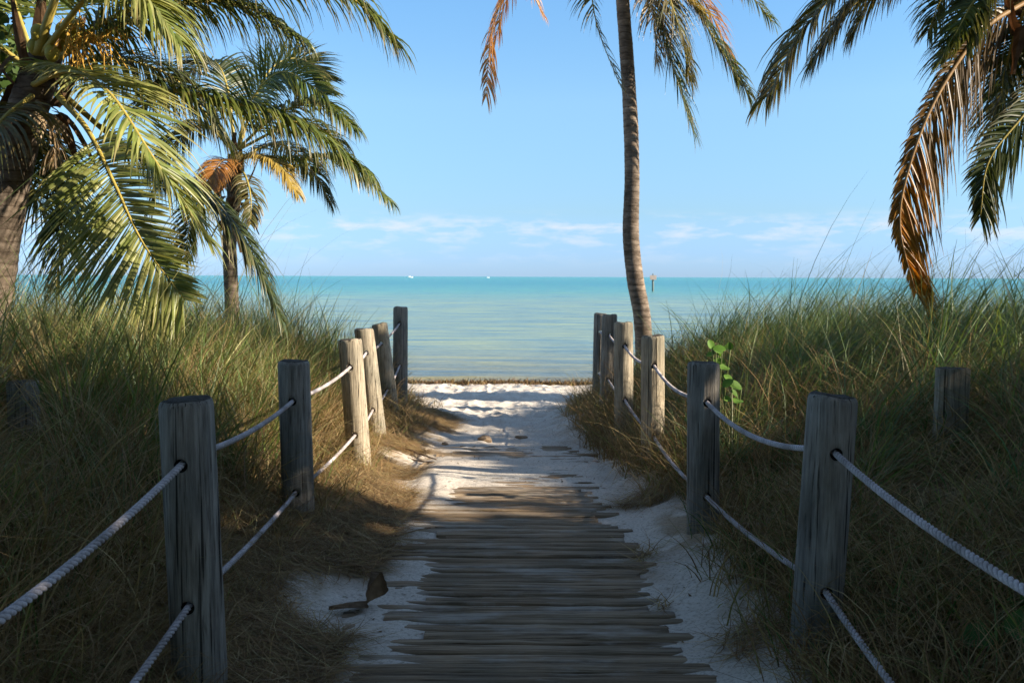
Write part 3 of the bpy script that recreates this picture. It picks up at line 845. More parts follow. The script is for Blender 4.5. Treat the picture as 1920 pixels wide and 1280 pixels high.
def frond(pts, root, ll=0.6, n=70, kind='green', droop=0.6, sweep=0.5, sides=(1, 1), rib=0.018, start=0.12, wid=0.028, missing=0.0, up=None, ribmat=None, ragged=0.2):
    n = int(n * 1.4); wid = wid * .70; ll = ll * 1.15
    NP = 40
    P = catmull(pts, NP); P, T, Ns = frames(P)
    Pa = np.array([p[:] for p in P]); Ta = np.array([p[:] for p in T])
    upv = np.array(up if up is not None else (0, 0, 1.0))
    c0, c1 = LG[kind]
    parts = []
    for si, s in enumerate((-1, 1)):
        m = n
        u = np.linspace(start, 1.0, m) + rng.normal(0, .003, m)
        u = np.clip(u, 0, 1)
        keep = (rng.random(m) > missing)
        u = u[keep]; m = len(u)
        f = u * (NP - 1); i0 = np.clip(f.astype(int), 0, NP - 2); fr = (f - i0)[:, None]
        p = Pa[i0] * (1 - fr) + Pa[i0 + 1] * fr; tg = Ta[i0] * (1 - fr) + Ta[i0 + 1] * fr
        tg /= np.linalg.norm(tg, axis=1)[:, None]
        side = np.cross(tg, upv); sl = np.linalg.norm(side, axis=1)[:, None]
        side = side / np.maximum(sl, 1e-3)
        nrm = np.cross(side, tg)
        uu = np.clip((u - start) / (1 - start),0,1)
        Lp = ll * (0.55 + 0.45 * np.sin(np.clip(uu * 2.2 + .25, 0, math.pi / 2))) * (1 - 0.62 * uu ** 2.2) * rng.uniform(1 - ragged, 1 + ragged, m) * sides[si]
        sw = sweep + 0.55 * uu
        d = side * s * np.cos(sw)[:, None] + tg * np.sin(sw)[:, None] + nrm * rng.uniform(0.05, 0.3, m)[:, None]
        d += rng.normal(0, 0.07, (m, 3))
        d /= np.linalg.norm(d, axis=1)[:, None]
        K = 5
        pts_ = [p]; cur = d.copy(); q = p.copy()
        dr = droop * rng.uniform(.7, 1.35, m)
        for k in range(K):
            q = q + cur * (Lp / K)[:, None]; pts_.append(q)
            cur = cur + np.array([0, 0, -1.0]) * (dr * (0.22 + 0.12 * k))[:, None]
            cur /= np.linalg.norm(cur, axis=1)[:, None]
        Q = np.stack(pts_, 1)                                       # m,K+1,3
        wdir = np.cross(d, nrm + rng.normal(0, .35, (m, 3)))
        wdir /= np.linalg.norm(wdir, axis=1)[:, None]
        tt = np.linspace(0, 1, K + 1)
        wt = np.array([0.45, 1.0, 0.95, 0.75, 0.45, 0.06])
        ww = wid * rng.uniform(.75, 1.2, m)[:, None] * wt[None] * .5
        # folded blade: two strips meeting in a raised crease
        fold = np.cross(wdir, d); fold /= np.linalg.norm(fold, axis=1)[:, None]
        A = Q - wdir[:, None] * ww[..., None]; Bq = Q + wdir[:, None] * ww[..., None]; Mq = Q + fold[:, None] * (ww * .35)[..., None]
        V = np.stack([A, Mq, Bq], 2).reshape(-1, 3)
        b0 = (np.arange(m) * (K + 1) * 3)[:, None] + (np.arange(K) * 3)[None]
        F = np.concatenate([np.stack([b0, b0 + 1, b0 + 4, b0 + 3], -1).reshape(-1, 4), np.stack([b0 + 1, b0 + 2, b0 + 5, b0 + 4], -1).reshape(-1, 4)])
        mix = (uu if kind == 'orange' else rng.random(m))[:, None]
        if kind == 'orange': mix = np.clip(mix * 1.5 - .45 + rng.normal(0, .12, (m, 1)), 0, 1)
        col = (c0 * (1 - mix) + c1 * mix) * rng.uniform(.8, 1.2, (m, 1))
        C = np.repeat(col[:, None], (K + 1) * 3, 1)
        tipmix = np.repeat(np.clip(tt * 2.2 - 1.3, 0, 1), 3)[None, :, None] * rng.uniform(0, 1, (m, 1, 1))
        C = C * (1 - tipmix) + np.array([0.28, 0.19, 0.09]) * tipmix
        parts.append((V, F, C.reshape(-1, 3)))
    V, F, C = join(parts)
    fo = link('frond', np_mesh('frond', V, F, [M_palm], C), root)
    rad = [rib * (1.0 - 0.9 * (i / (NP - 1)) ** .8) + .002 for i in range(NP)]
    me = tube_mesh('midrib', [tube(P, rad, 7)], [ribmat or (M_ribdry if kind in ('brown', 'dead', 'orange') else M_rib)])
    mo = bpy.data.objects.new('midrib', me); COL.objects.link(mo); mo.parent = fo
    return fo

def trunk_mesh(pts, r0, r1, root, n=150, ringstep=0.075, flare=0.0, bm_=None):
    P = catmull(pts, n)
    rr = [(r0 + (r1 - r0) * (i / (n - 1))) + flare * math.exp(-i / n * 14) for i in range(n)]
    ph = random.uniform(0, 9)
    def rf(a, s, Pa):
        st = ringstep * (1 + .0 * s)
        q = (s / st + 0.25 * np.sin(a + ph) + .4 * vnoise(s * 2, a * 0 + 1, 3)) % 1.0
        return 1 + 0.035 * (q - .5) * -1 + 0.10 * (vnoise(s * 1.6 + ph, np.cos(a) + 3, 5) - .5) + 0.05 * (vnoise(s * 9 + ph, np.cos(a) * 2 + np.sin(a) * 2 + 7, 6) - .5)
    return link('trunk', tube_mesh('trunk', [tube(P, rr, 26, rfun=rf)], [bm_ or M_trunk]), root)

def px(list_, ):
    return [at(*q) for q in list_]

def sheath(root, c, n=10, r=0.2, L_=0.4, down=True):
    """ragged brown leaf bases round the crown"""
    for k in range(n):
        a = k / n * 6.28 + random.uniform(-.2, .2); h = random.uniform(-.28, .18)
        p = Vector(c) + Vector((math.cos(a) * r * .7, math.sin(a) * r * .7, h))
        o_ = Vector((math.cos(a), math.sin(a), 0))
        LL = L_ * random.uniform(.6, 1.2); bm = bmesh.new(); W = random.uniform(.05, .1); rows = []
        sgn = -1 if (down and random.random() < .6) else 1
        for i in range(7):
            t_ = i / 6; q = p + o_ * LL * .55 * t_ + Vector((0, 0, sgn * LL * (t_ ** 1.5) + .1 * t_))
            s_ = Vector((-o_.y, o_.x, 0)); wv = W * (1 - .75 * t_) * random.uniform(.8, 1.2)
            rows.append([bm.verts.new(q - s_ * wv), bm.verts.new(q + o_ * wv * .4), bm.verts.new(q + s_ * wv)])
        for A, B in zip(rows[:-1], rows[1:]):
            bm.faces.new((A[0], A[1], B[1], B[0])); bm.faces.new((A[1], A[2], B[2], B[1]))
        bmesh.ops.solidify(bm, geom=bm.faces[:], thickness=.008)
        me = bpy.data.meshes.new('leaf_sheath'); bm.to_mesh(me); bm.free(); me.materials.append(M_fibre)
        link('leaf_sheath', me, root)

def nuts(root, spots, r=.085):
    for q in spots:
        bm = bmesh.new(); bmesh.ops.create_icosphere(bm, subdivisions=3, radius=r)
        for v in bm.verts:
            v.co.z *= 1.22; a = math.atan2(v.co.y, v.co.x); v.co.xy *= 1 + .05 * math.cos(3 * a); v.co += Vector(q)
        for f in bm.faces: f.smooth = True
        me = bpy.data.meshes.new('coconut'); bm.to_mesh(me); bm.free(); me.materials.append(M_nut)
        link('coconut', me, root)

def flowers(root, c, dirs, n=22, L_=.45):
    for dv in dirs:
        tb = []
        stem = catmull([c, Vector(c) + Vector(dv) * .5 + Vector((0, 0, .05)), Vector(c) + Vector(dv)], 12)
        tb.append(tube(stem, [.012 - .0006 * i for i in range(12)], 6))
        for k in range(n):
            s_ = stem[3 + k % 9]; d = Vector(dv).normalized() * .5 + Vector((random.uniform(-1, 1), random.uniform(-1, 1), random.uniform(-.9, .4)))
            d.normalize(); e_ = s_ + d * L_ * random.uniform(.5, 1); mid = s_.lerp(e_, .5) + Vector((0, 0, .04)); e_.z -= .08
            tb.append(tube(catmull([s_, mid, e_], 7), .0045, 5))
        link('flower_stalk', tube_mesh('flower_stalk', tb, [M_flower]), root)

# big palm on the left
base = at(-60, 830, 7.3); base.z = float(base_z(base.x, base.y))
pa = empty('palm_tree', base, 'large palm at the left edge with coconuts and a stout ringed trunk', 'palm tree', 'palm trees by the path')
trunk_mesh([base - Vector((0, 0, .3)), at(-45, 700, 7.3), at(-14, 540, 7.3), at(0, 440, 7.3), at(20, 330, 7.3), at(42, 240, 7.3), at(66, 165, 7.3), at(82, 110, 7.3)], .155, .135, pa)
sheath(pa, at(70, 150, 7.3), 16, .2, .5)
frond(px([(60, 160, 7.2), (130, 132, 6.8), (205, 175, 6.4), (290, 300, 6.2), (385, 445, 6.2)]), pa, .62, 85, 'bright', .45, .45, (1, .8), .022, .10, .034, ragged=.2)
frond(px([(110, 180, 7.2), (165, 245, 6.9), (215, 345, 6.7), (268, 455, 6.6), (345, 560, 6.6)]), pa, .72, 90, 'bright', .12, .35, (.5, 1.1), .024, .30, .032, up=(.1, -1, .3))
frond(px([(85, 110, 7.2), (240, 20, 7.2), (440, -40, 7.1), (630, -20, 7.1), (732, 72, 7.1)]), pa, .66, 100, 'green', 1.1, .4, (1, 1), .024, .12, .032)
frond(px([(80, 100, 7.0), (180, -20, 6.6), (260, -10, 6.4), (330, 70, 6.3)]), pa, .6, 75, 'bright', .9, .5, (1, 1), .024, .2, .032, ragged=.2)
frond(px([(90, 120, 7.3), (200, 60, 7.4), (330, 10, 7.5), (450, 10, 7.6), (560, 70, 7.6)]), pa, .62, 95, 'green', 1.2, .4, (1, 1), .024, .12, .032)
frond(px([(100, 130, 7.3), (270, 160, 7.3), (430, 190, 7.3), (560, 232, 7.3), (680, 318, 7.3)]), pa, .62, 110, 'green', 1.3, .4, (1, 1), .024, .14, .03)
frond(px([(110, 170, 7.5), (240, 280, 7.6), (370, 360, 7.6), (450, 445, 7.6), (522, 590, 7.6)]), pa, .62, 100, 'dark', 1.0, .4, (1, 1), .024, .14, .032)
frond(px([(60, 200, 7.9), (90, 300, 8.2), (115, 400, 8.3), (105, 540, 8.3)]), pa, .6, 80, 'dark', .6, .4, (1, 1), .02, .14, .03)
frond(px([(50, 160, 7.6), (40, 260, 8.0), (70, 370, 8.3), (140, 480, 8.4)]), pa, .6, 80, 'dark', .5, .4, (1, 1), .02, .2, .03)
frond(px([(60, 130, 7.4), (-60, 60, 7.3), (-180, 100, 7.2), (-260, 240, 7.2)]), pa, .62, 80, 'green', .9, .4)
frond(px([(60, 100, 7.5), (0, -60, 7.9), (-60, -120, 8.3), (-160, -60, 8.6)]), pa, .62, 80, 'green', .9, .4)
frond(px([(80, 90, 7.6), (90, -60, 8.0), (150, -140, 8.6), (260, -120, 9.2)]), pa, .62, 80, 'green', .9, .4)
frond(px([(70, 100, 7.0), (110, -20, 6.8), (160, -150, 6.6), (300, -200, 6.2)]), pa, .62, 70, 'green', .8, .4, (1, 1), .038, .45)
frond(px([(60, 180, 7.0), (0, 230, 6.6), (-60, 330, 6.4), (-80, 460, 6.3)]), pa, .6, 70, 'olive', .7, .4)
frond(px([(90, 140, 7.6), (210, 110, 8.0), (330, 150, 8.4), (420, 260, 8.6)]), pa, .6, 90, 'dark', 1.1, .4)
frond(px([(70, 190, 7.2), (90, 225, 7.1), (102, 270, 7.1), (98, 300, 7.1)]), pa, .25, 24, 'dead', 1.0, .4, (1, 1), .016, .2, .03)
c_ = at(78, 110, 7.15)
nuts(pa, [at(118, 58, 6.95), at(135, 48, 7.05), at(128, 82, 7.0), at(72, 62, 6.95), at(66, 88, 7.0), at(86, 78, 7.0), at(98, 100, 6.95), at(144, 70, 7.1)], .052)
flowers(pa, at(110, 90, 7.0), [(.25, -.15, .12), (.38, -.05, -.02), (.2, -.1, -.12), (.42, .1, .08)], 15, .26)

# middle-left palm
base = at(440, 700, 12.2); base.z = float(base_z(base.x, base.y))
pb = empty('palm_tree', base, 'smaller slender palm in the middle distance on the left with one brown frond', 'palm tree', 'palm trees by the path')
trunk_mesh([base - Vector((0, 0, .3)), at(434, 560, 12.2), at(430, 440, 12.2), at(438, 380, 12.2), at(440, 290, 12.2)], .092, .085, pb, 110)
sheath(pb, at(440, 385, 12.2), 12, .17, .42); sheath(pb, at(441, 330, 12.2), 9, .16, .45)
B = lambda pts, ll, *a, **k: frond(px(pts), pb, ll * .74, *a, **k)
B([(445, 280, 12.2), (470, 190, 12.0), (530, 135, 11.8), (612, 178, 11.6)], .8, 75, 'green', .5, .5, (1, 1), .02, .2, .035, up=(0, -1, .4))
B([(445, 280, 12.2), (520, 215, 12.0), (600, 192, 11.8), (665, 240, 11.6)], .8, 80, 'green', 1.2, .4, (1, 1), .02, .15, .036)
B([(448, 290, 12.2), (540, 300, 12.1), (640, 298, 12.0), (732, 378, 11.9)], .75, 85, 'green', 1.2, .4, (1, 1), .02, .15, .036)
B([(440, 305, 12.1), (480, 292, 11.8), (525, 312, 11.6), (556, 362, 11.5)], .55, 75, 'yellow', .9, .4, (1, 1), .02, .1, .032)
B([(438, 305, 12.1), (420, 300, 11.7), (405, 318, 11.4), (398, 350, 11.3)], .5, 50, 'brown', .9, .4, (1, 1), .02, .1, .032)
B([(435, 280, 12.2), (380, 235, 12.3), (320, 280, 12.4), (285, 390, 12.4)], .8, 75, 'dark', .9, .4, (1, 1), .02, .15, .036)
B([(440, 270, 12.3), (425, 160, 12.5), (395, 115, 12.7), (330, 150, 12.9)], .8, 75, 'dark', .5, .4, (1, 1), .02, .15, .036)
B([(435, 275, 12.3), (370, 180, 12.4), (310, 165, 12.5), (250, 215, 12.6)], .75, 70, 'dark', .6, .4, (1, 1), .02, .15, .034)
B([(448, 275, 12.4), (500, 140, 12.8), (560, 110, 13.2), (615, 150, 13.4)], .75, 75, 'dark', .25, .45, (1, 1), .02, .2, .028, up=(0, -1, .4))
B([(448, 280, 12.3), (560, 230, 12.5), (630, 262, 12.7), (668, 330, 12.8)], .7, 75, 'green', 1.1, .4, (1, 1), .02, .15, .034)
B([(435, 300, 12.3), (395, 340, 12.5), (360, 410, 12.6), (345, 490, 12.7)], .7, 70, 'dark', .7, .4, (1, 1), .02, .15, .034)
B([(445, 300, 12.3), (520, 270, 12.9), (580, 310, 13.4), (620, 380, 13.6)], .7, 75, 'dark', 1.1, .4, (1, 1), .02, .15, .034)
B([(440, 300, 12.0), (460, 330, 11.4), (470, 370, 11.0), (470, 420, 10.8)], .5, 30, 'olive', 1.1, .4, (.8, .8), .018, .3, .03)

# central palm with its crown above the frame
base = at(1212, 690, 13.0); base.z = float(base_z(base.x, base.y))
pc = empty('palm_tree', base, 'tall single palm with a long bare curved trunk right of the centre', 'palm tree', 'palm trees by the path')
trunk_mesh([base - Vector((0, 0, .3)), at(1205, 610, 13.0), at(1191, 525, 13.0), at(1183, 440, 13.0), at(1185, 330, 13.0), at(1182, 220, 13.0), at(1174, 90, 13.0), at(1167, -10, 13.0), at(1162, -150, 13.0)], .124, .083, pc, 230, .085, 0.0, M_trunk_pale)
sheath(pc, at(1162, -150, 13.0), 9, .18, .45)
Cc = (1160, -165, 13.0)
C_ = lambda pts, *a, **k: frond(px([Cc] + pts), pc, *a, **k)
C_([(1070, -190, 12.7), (975, -70, 12.4), (925, 50, 12.3), (911, 180, 12.2)], .7, 70, 'brown', .9, .5, (1, .5), .02, .2, .03, missing=.2)
C_([(1080, -170, 12.2), (1010, -110, 11.8), (985, -50, 11.7), (1018, 28, 11.6)], .45, 50, 'brown', .8, .4, (1, 1), .016, .2, .026, missing=.3)
C_([(1120, -150, 12.7), (1108, -50, 12.5), (1120, 50, 12.4), (1165, 165, 12.4)], .5, 60, 'olive', .5, .4, (.4, 1), .018, .3, .024, missing=.2)
C_([(1200, -130, 12.7), (1232, -10, 12.5), (1258, 110, 12.4), (1300, 248, 12.3)], .72, 85, 'dark', .6, .4, (1, 1), .02, .2, .034)
C_([(1195, -130, 12.5), (1215, -50, 12.3), (1225, 30, 12.2), (1232, 110, 12.2)], .6, 55, 'dead', .7, .4, (1, 1), .018, .2, .03, missing=.1)
C_([(1230, -130, 12.8), (1290, -10, 12.6), (1350, 90, 12.5), (1402, 175, 12.5)], .7, 85, 'dark', .8, .4, (1, 1), .02, .2, .034)
C_([(1240, -160, 13.1), (1320, -80, 13.2), (1380, -40, 13.2), (1450, 42, 13.2)], .55, 70, 'green', .9, .4, (1, 1), .02, .2, .028)
C_([(1210, -140, 12.6), (1250, -50, 12.4), (1280, -10, 12.3), (1320, 25, 12.3)], .45, 50, 'yellow', .7, .4, (1, 1), .018, .2, .028)
C_([(1215, -120, 12.4), (1250, -20, 12.1), (1275, 60, 12.0), (1295, 150, 12.0)], .6, 80, 'olive', .7, .4, (1, 1), .018, .2, .03)
C_([(1225, -140, 12.9), (1275, -60, 12.9), (1330, 20, 12.9), (1375, 120, 12.9)], .6, 80, 'brown', .8, .4, (1, 1), .018, .2, .03, missing=.2)
C_([(1185, -120, 12.9), (1205, -40, 12.9), (1225, 20, 12.9), (1250, 90, 12.9)], .5, 60, 'dead', .7, .4, (1, 1), .016, .2, .03, missing=.1)
C_([(1080, -180, 12.9), (1000, -90, 12.7), (950, 0, 12.5), (925, 90, 12.4)], .6, 60, 'brown', .9, .5, (1, .6), .018, .3, .03, missing=.3)
C_([(1130, -260, 13.2), (1060, -330, 13.4), (960, -300, 13.6)], .7, 60, 'green', .8, .4)
C_([(1180, -280, 13.2), (1230, -350, 13.4), (1330, -330, 13.6)], .7, 60, 'green', .8, .4)
C_([(1160, -300, 13.6), (1150, -380, 14.4), (1140, -320, 15.4)], .7, 60, 'green', .8, .4)
C_([(1165, -260, 12.4), (1170, -330, 11.6), (1180, -260, 10.8)], .7, 60, 'green', .8, .4)

# right palm, crown at the top right corner, trunk outside the frame
base = at(2090, 800, 8.8); base.z = float(base_z(base.x, base.y))
pd = empty('palm_tree', base, 'palm at the upper right with long fronds hanging down, one turning orange', 'palm tree', 'palm trees by the path')
trunk_mesh([base - Vector((0, 0, .3)), at(2085, 600, 8.8), at(2060, 350, 8.8), at(2000, 120, 8.8), at(1945, 0, 8.8)], .17, .13, pd)
sheath(pd, at(1930, 20, 8.8), 12, .2, .5)
Dc = (1930, 0, 8.8)
D_ = lambda pts, *a, **k: frond(px([Dc] + pts), pd, *a, **k)
D_([(1800, -130, 8.6), (1640, -70, 8.4), (1520, 40, 8.3), (1440, 178, 8.2)], .7, 110, 'olive', 1.0, .45, (1, 1), .024, .12, .034)
D_([(1840, 60, 8.5), (1752, 190, 8.3), (1700, 330, 8.2), (1688, 430, 8.2), (1716, 545, 8.2)], .84, 150, 'orange', .6, .6, (.22, 1.0), .024, .08, .030, ragged=.2, up=(0, 1, .3))
D_([(1960, 120, 8.7), (1930, 200, 8.6), (1855, 300, 8.5), (1838, 405, 8.5)], .62, 80, 'dark', .4, .5, (.5, 1), .022, .2, .034, up=(0, 1, .3))
D_([(1930, 100, 9.2), (1890, 160, 9.4), (1862, 220, 9.4), (1850, 290, 9.4)], .5, 60, 'olive', .5, .5, (1, 1), .02, .2, .03)
D_([(1850, -60, 9.0), (1740, -70, 9.2), (1650, -20, 9.4), (1600, 60, 9.5)], .62, 90, 'olive', 1.1, .4)
D_([(1880, -30, 8.5), (1830, 0, 8.3), (1800, 50, 8.2), (1770, 105, 8.2)], .35, 50, 'green', .5, .4, (1, 1), .022, .3, .034)
D_([(1905, 60, 8.9), (1890, 110, 9.0), (1880, 170, 9.0), (1895, 240, 9.0)], .6, 60, 'dark', .7, .4)
D_([(1830, -120, 9.2), (1700, -60, 8.9), (1600, 10, 8.9), (1530, 110, 8.9)], .7, 110, 'olive', 1.0, .45, (1, 1), .024, .12, .034)
D_([(1880, 20, 9.2), (1820, 60, 9.5), (1790, 110, 9.7), (1780, 190, 9.8)], .5, 60, 'dark', .7, .4)
D_([(1960, 40, 9.4), (1950, 90, 9.7), (1910, 120, 9.9), (1870, 190, 10.0)], .6, 80, 'dark', .8, .5, (1, 1), .022, .2, .034)
D_([(1950, -40, 8.6), (1900, -60, 8.4), (1850, -20, 8.3), (1815, 70, 8.2)], .6, 90, 'dark', .8, .5, (1, 1), .022, .2, .034)
D_([(2000, 60, 8.9), (2040, 160, 9.0), (2050, 260, 9.0), (2040, 340, 9.0)], .6, 60, 'dark', .7, .4)
D_([(1980, -120, 8.9), (2080, -160, 9.0), (2180, -100, 9.0), (2250, 40, 9.0)], .7, 70, 'green', .8, .4)
D_([(1900, -140, 9.1), (1860, -200, 9.6), (1800, -190, 10.2)], .7, 70, 'green', .8, .4)
D_([(1950, -120, 8.3), (1960, -200, 7.6), (1980, -160, 6.8)], .7, 70, 'green', .8, .4)
D_([(1900, -60, 9.2), (1830, -60, 9.8), (1770, -10, 10.2), (1740, 60, 10.4)], .5, 70, 'dark', .8, .4)

# ---------------------------------------------------------------- broadleaf trees and plants
def leaf_cloud(c, rad, n, size, cols, flat=0.0, seed=0, clumps=40):
    r_ = np.random.default_rng(seed)
    cc = r_.normal(0, 1, (clumps, 3)); cc /= np.linalg.norm(cc, axis=1)[:, None]
    cc = cc * (r_.random((clumps, 1)) ** .45) * np.array(rad) + np.array(c)
    p = cc[r_.integers(0, clumps, n)] + r_.normal(0, 1, (n, 3)) * np.array(rad) * .16
    u = r_.normal(0, 1, (n, 3)); u /= np.linalg.norm(u, axis=1)[:, None]
    v = np.cross(u, r_.normal(0, 1, (n, 3))); v /= np.linalg.norm(v, axis=1)[:, None]
    nrm = np.cross(u, v)
    s = (size * r_.uniform(.6, 1.2, n))[:, None]
    ang = np.array([0, 60, 120, 180, 240, 300]) * math.pi / 180
    V = np.stack([p + u * s * math.cos(a) + v * s * .85 * math.sin(a) + nrm * s * .18 * math.cos(a) ** 2 for a in ang], 1).reshape(-1, 3)
    b0 = np.arange(n) * 6
    F = np.concatenate([np.stack([b0, b0 + 1, b0 + 2, b0 + 3], -1), np.stack([b0, b0 + 3, b0 + 4, b0 + 5], -1)])
    i = r_.integers(0, len(cols), n); C = np.repeat(np.array(cols)[i] * r_.uniform(.7, 1.3, (n, 1)), 6, axis=0)
    return V, F, C

def tree(c, rad, n, size, label, seed, clumps=45, group=None, foot=None):
    cr_ = c; c = (foot or c)[:2] + (c[2],)
    gz = float(base_z(c[0], c[1]))
    r0 = empty('sea_grape_tree', (c[0], c[1], gz), label, 'tree', group)
    tb = [tube(catmull([(c[0], c[1], gz - .3), (c[0] + .1, c[1], gz + 1), (cr_[0] - .05, cr_[1] + .1, cr_[2])], 14), [.16 - .006 * i for i in range(14)], 10)]
    c = cr_; rnd = random.Random(seed)
    for k in range(7):
        a = k * .9; e_ = Vector((c[0] + math.cos(a) * rad[0] * .7, c[1] + math.sin(a) * rad[1] * .7, c[2] + rnd.uniform(-.4, .6) * rad[2]))
        s_ = Vector((c[0], c[1], c[2] - rnd.uniform(0, .5) * rad[2]))
        tb.append(tube(catmull([s_, s_.lerp(e_, .5) + Vector((0, 0, .3)), e_], 9), [.06 - .005 * i for i in range(9)], 7))
    link('trunk', tube_mesh('trunk', tb, [M_trunk]), r0)
    V, F, C = leaf_cloud(c, rad, n, size, [(0.05, .09, .02), (.07, .12, .03), (.10, .12, .04)], seed=seed, clumps=clumps)
    link('crown', np_mesh('crown', V, F, [M_leaf], C), r0)
# thicket that shades the boardwalk from beyond the right edge of the frame
G_ = 'broad leaved trees shading the path from outside the frame'
tree((9.0, 1.9, 4.3), (2.6, 2.3, 2.9), 10000, .13, 'broad leaved sea grape tree right of the camera shading the boardwalk', 1, 70, G_)
tree((7.8, -1.7, 4.3), (2.4, 2.4, 3.0), 9000, .13, 'broad leaved sea grape tree behind the camera on the right', 2, 70, G_)
tree((12.5, 9.3, 6.3), (1.6, .8, 1.6), 2600, .13, 'slim sea grape tree right of the dune shading the far posts', 3, 30, G_)
tree((12.5, 13.2, 5.4), (2.2, 1.0, 1.0), 2600, .13, 'low sea grape tree by the beach beyond the right dune', 4, 30, G_)
tree((-4.6, 0.6, 4.2), (2.2, 2.6, 2.4), 7000, .13, 'broad leaved sea grape tree left of the camera', 5, 55, G_)
tree((0.3, 1.0, 5.6), (3.6, 2.3, 1.0), 4200, .13, 'sea grape tree with its crown spreading over the start of the boardwalk', 7, 80, G_, (3.4, -1.4))
tree((-2.5, -4.5, 4.2), (3.2, 2.4, 3.0), 5500, .13, 'sea grape tree standing behind the camera on the left', 8, 70, G_)
tree((2.6, -5.0, 4.2), (3.2, 2.4, 3.0), 5500, .13, 'sea grape tree standing straight behind the camera', 9, 70, G_)
tree((9.2, 6.7, 2.3), (1.6, 3.0, 1.65), 9000, .13, 'low spreading sea grape bush right of the right bank of grass', 10, 70, G_)
# tree behind the left palm
tree((-4.9, 8.6, 4.0), (1.0, .9, 1.0), 2600, .055, 'small leaved green tree behind the large palm in the upper left corner', 6, 40)

def leafy_plant(name, c, n, size, h, label, cols, spread=.25, seed=1):
    """round leaves on short stems, each leaf its own part"""
    r_ = random.Random(seed)
    root = empty(name, (c[0], c[1], float(base_z(c[0], c[1]))), label, 'plant')
    tb = []; 
    for k in range(n):
        a = r_.uniform(0, 6.28); rr = spread * math.sqrt(r_.random()); e_ = Vector((c[0] + rr * math.cos(a), c[1] + rr * math.sin(a), c[2] + r_.uniform(-.5, .5) * h))
        s_ = Vector((c[0] + .2 * rr * math.cos(a), c[1] + .2 * rr * math.sin(a), float(base_z(c[0], c[1]))))
        tb.append(tube(catmull([s_, s_.lerp(e_, .55) + Vector((0, 0, .05)), e_], 8), .004, 5))
        d = Vector((r_.uniform(-1, 1), r_.uniform(-1, .2), r_.uniform(-.1, .9))).normalized()
        sd_ = d.cross(Vector((r_.uniform(-.4, .4), -.8, 1))).normalized(); up_ = sd_.cross(d)
        s = size * r_.uniform(.7, 1.2)
        rows = []; V = []
        for i in range(7):
            t_ = i / 6; wv = math.sin(math.pi * min(1, t_ * .93 + .04)) ** .6 * .42 * s
            for j in (-1, -.5, 0, .5, 1):
                q = e_ + d * s * t_ + sd_ * wv * j + up_ * (abs(j) * .22 * wv - .12 * s * t_ * t_); V.append(q[:])
        F = [[i * 5 + j, i * 5 + j + 1, i * 5 + j + 6, i * 5 + j + 5] for i in range(6) for j in range(4)]
        col = np.array(cols[r_.randrange(len(cols))]) * r_.uniform(.8, 1.2)
        link('leaf', np_mesh('leaf', V, F, [M_leaf], np.repeat(col[None], len(V), 0), True), root)
    link('stem', tube_mesh('stem', tb, [M_grassstem]), root)
M_grassstem = simple('green_stem', [(0.3, (0.10, 0.14, 0.04)), (0.7, (0.16, 0.2, 0.06))], 9, 0.6)
q = at(1345, 672, 6.9); leafy_plant('beach_vine', q, 12, .075, .22, 'bright green beach vine with round leaves behind the second right post', [(.10, .21, .03), (.13, .25, .04)], .15, 3)
q = at(1372, 740, 6.3); leafy_plant('beach_vine', q, 6, .085, .2, 'low beach vine with lit oval leaves lower behind the second right post', [(.10, .20, .03), (.13, .25, .04)], .12, 5)
q = at(1875, 1165, 2.95); leafy_plant('beach_vine', q, 7, .13, .16, 'dark round leaved beach vine in the shaded lower right corner', [(.05, .12, .03), (.07, .15, .04)], .16, 8)
if 0: leafy_plant('weed_plant', (q.x, q.y, q.z + .02), 12, .07, .05, 'small dark green weed in the straw between the first two left posts', [(.05, .09, .03), (.07, .12, .04)], .05, 9)

# ---------------------------------------------------------------- small things on the ground
def lump(name, q, r, label, cat, seed=0, sq=(1, .8, .6)):
    bm = bmesh.new(); bmesh.ops.create_icosphere(bm, subdivisions=4, radius=1)
    r_ = random.Random(seed); ox = r_.uniform(0, 50)
    for v in bm.verts:
        n_ = float(fbm(np.array(v.co.x * 1.6 + ox), np.array(v.co.y * 1.6 + v.co.z * 1.3 + ox), seed, 4))
        v.co *= .65 + .7 * n_
        v.co = Vector((v.co.x * sq[0], v.co.y * sq[1], v.co.z * sq[2])) * r
    for f in bm.faces: f.smooth = True
    me = bpy.data.meshes.new(name); bm.to_mesh(me); bm.free(); me.materials.append(M_rock)
    o = link(name, me); o.location = (q[0], q[1], float(ground_z(q[0], q[1])) + r * .22); tag(o, label, cat)
def gpt(px_, py_, y0=3, y1=20):
    best = None
    for k in range(400):
        Y = y0 + (y1 - y0) * k / 399; q = at(px_, py_, Y); e_ = abs(q.z - float(base_z(q.x, q.y)))
        if best is None or e_ < best[0]: best = (e_, q)
    return best[1]
lump('stone', gpt(908, 830), .075, 'brown lump lying in the shaded sand in the middle of the path', 'stone', 3)
lump('stone', gpt(978, 824), .055, 'low brown lump lying to the right of the bigger lump on the sand', 'stone', 5, (1.3, .9, .35))
lump('stone', gpt(834, 834), .035, 'small dark lump at the left edge of the sandy path', 'stone', 9)

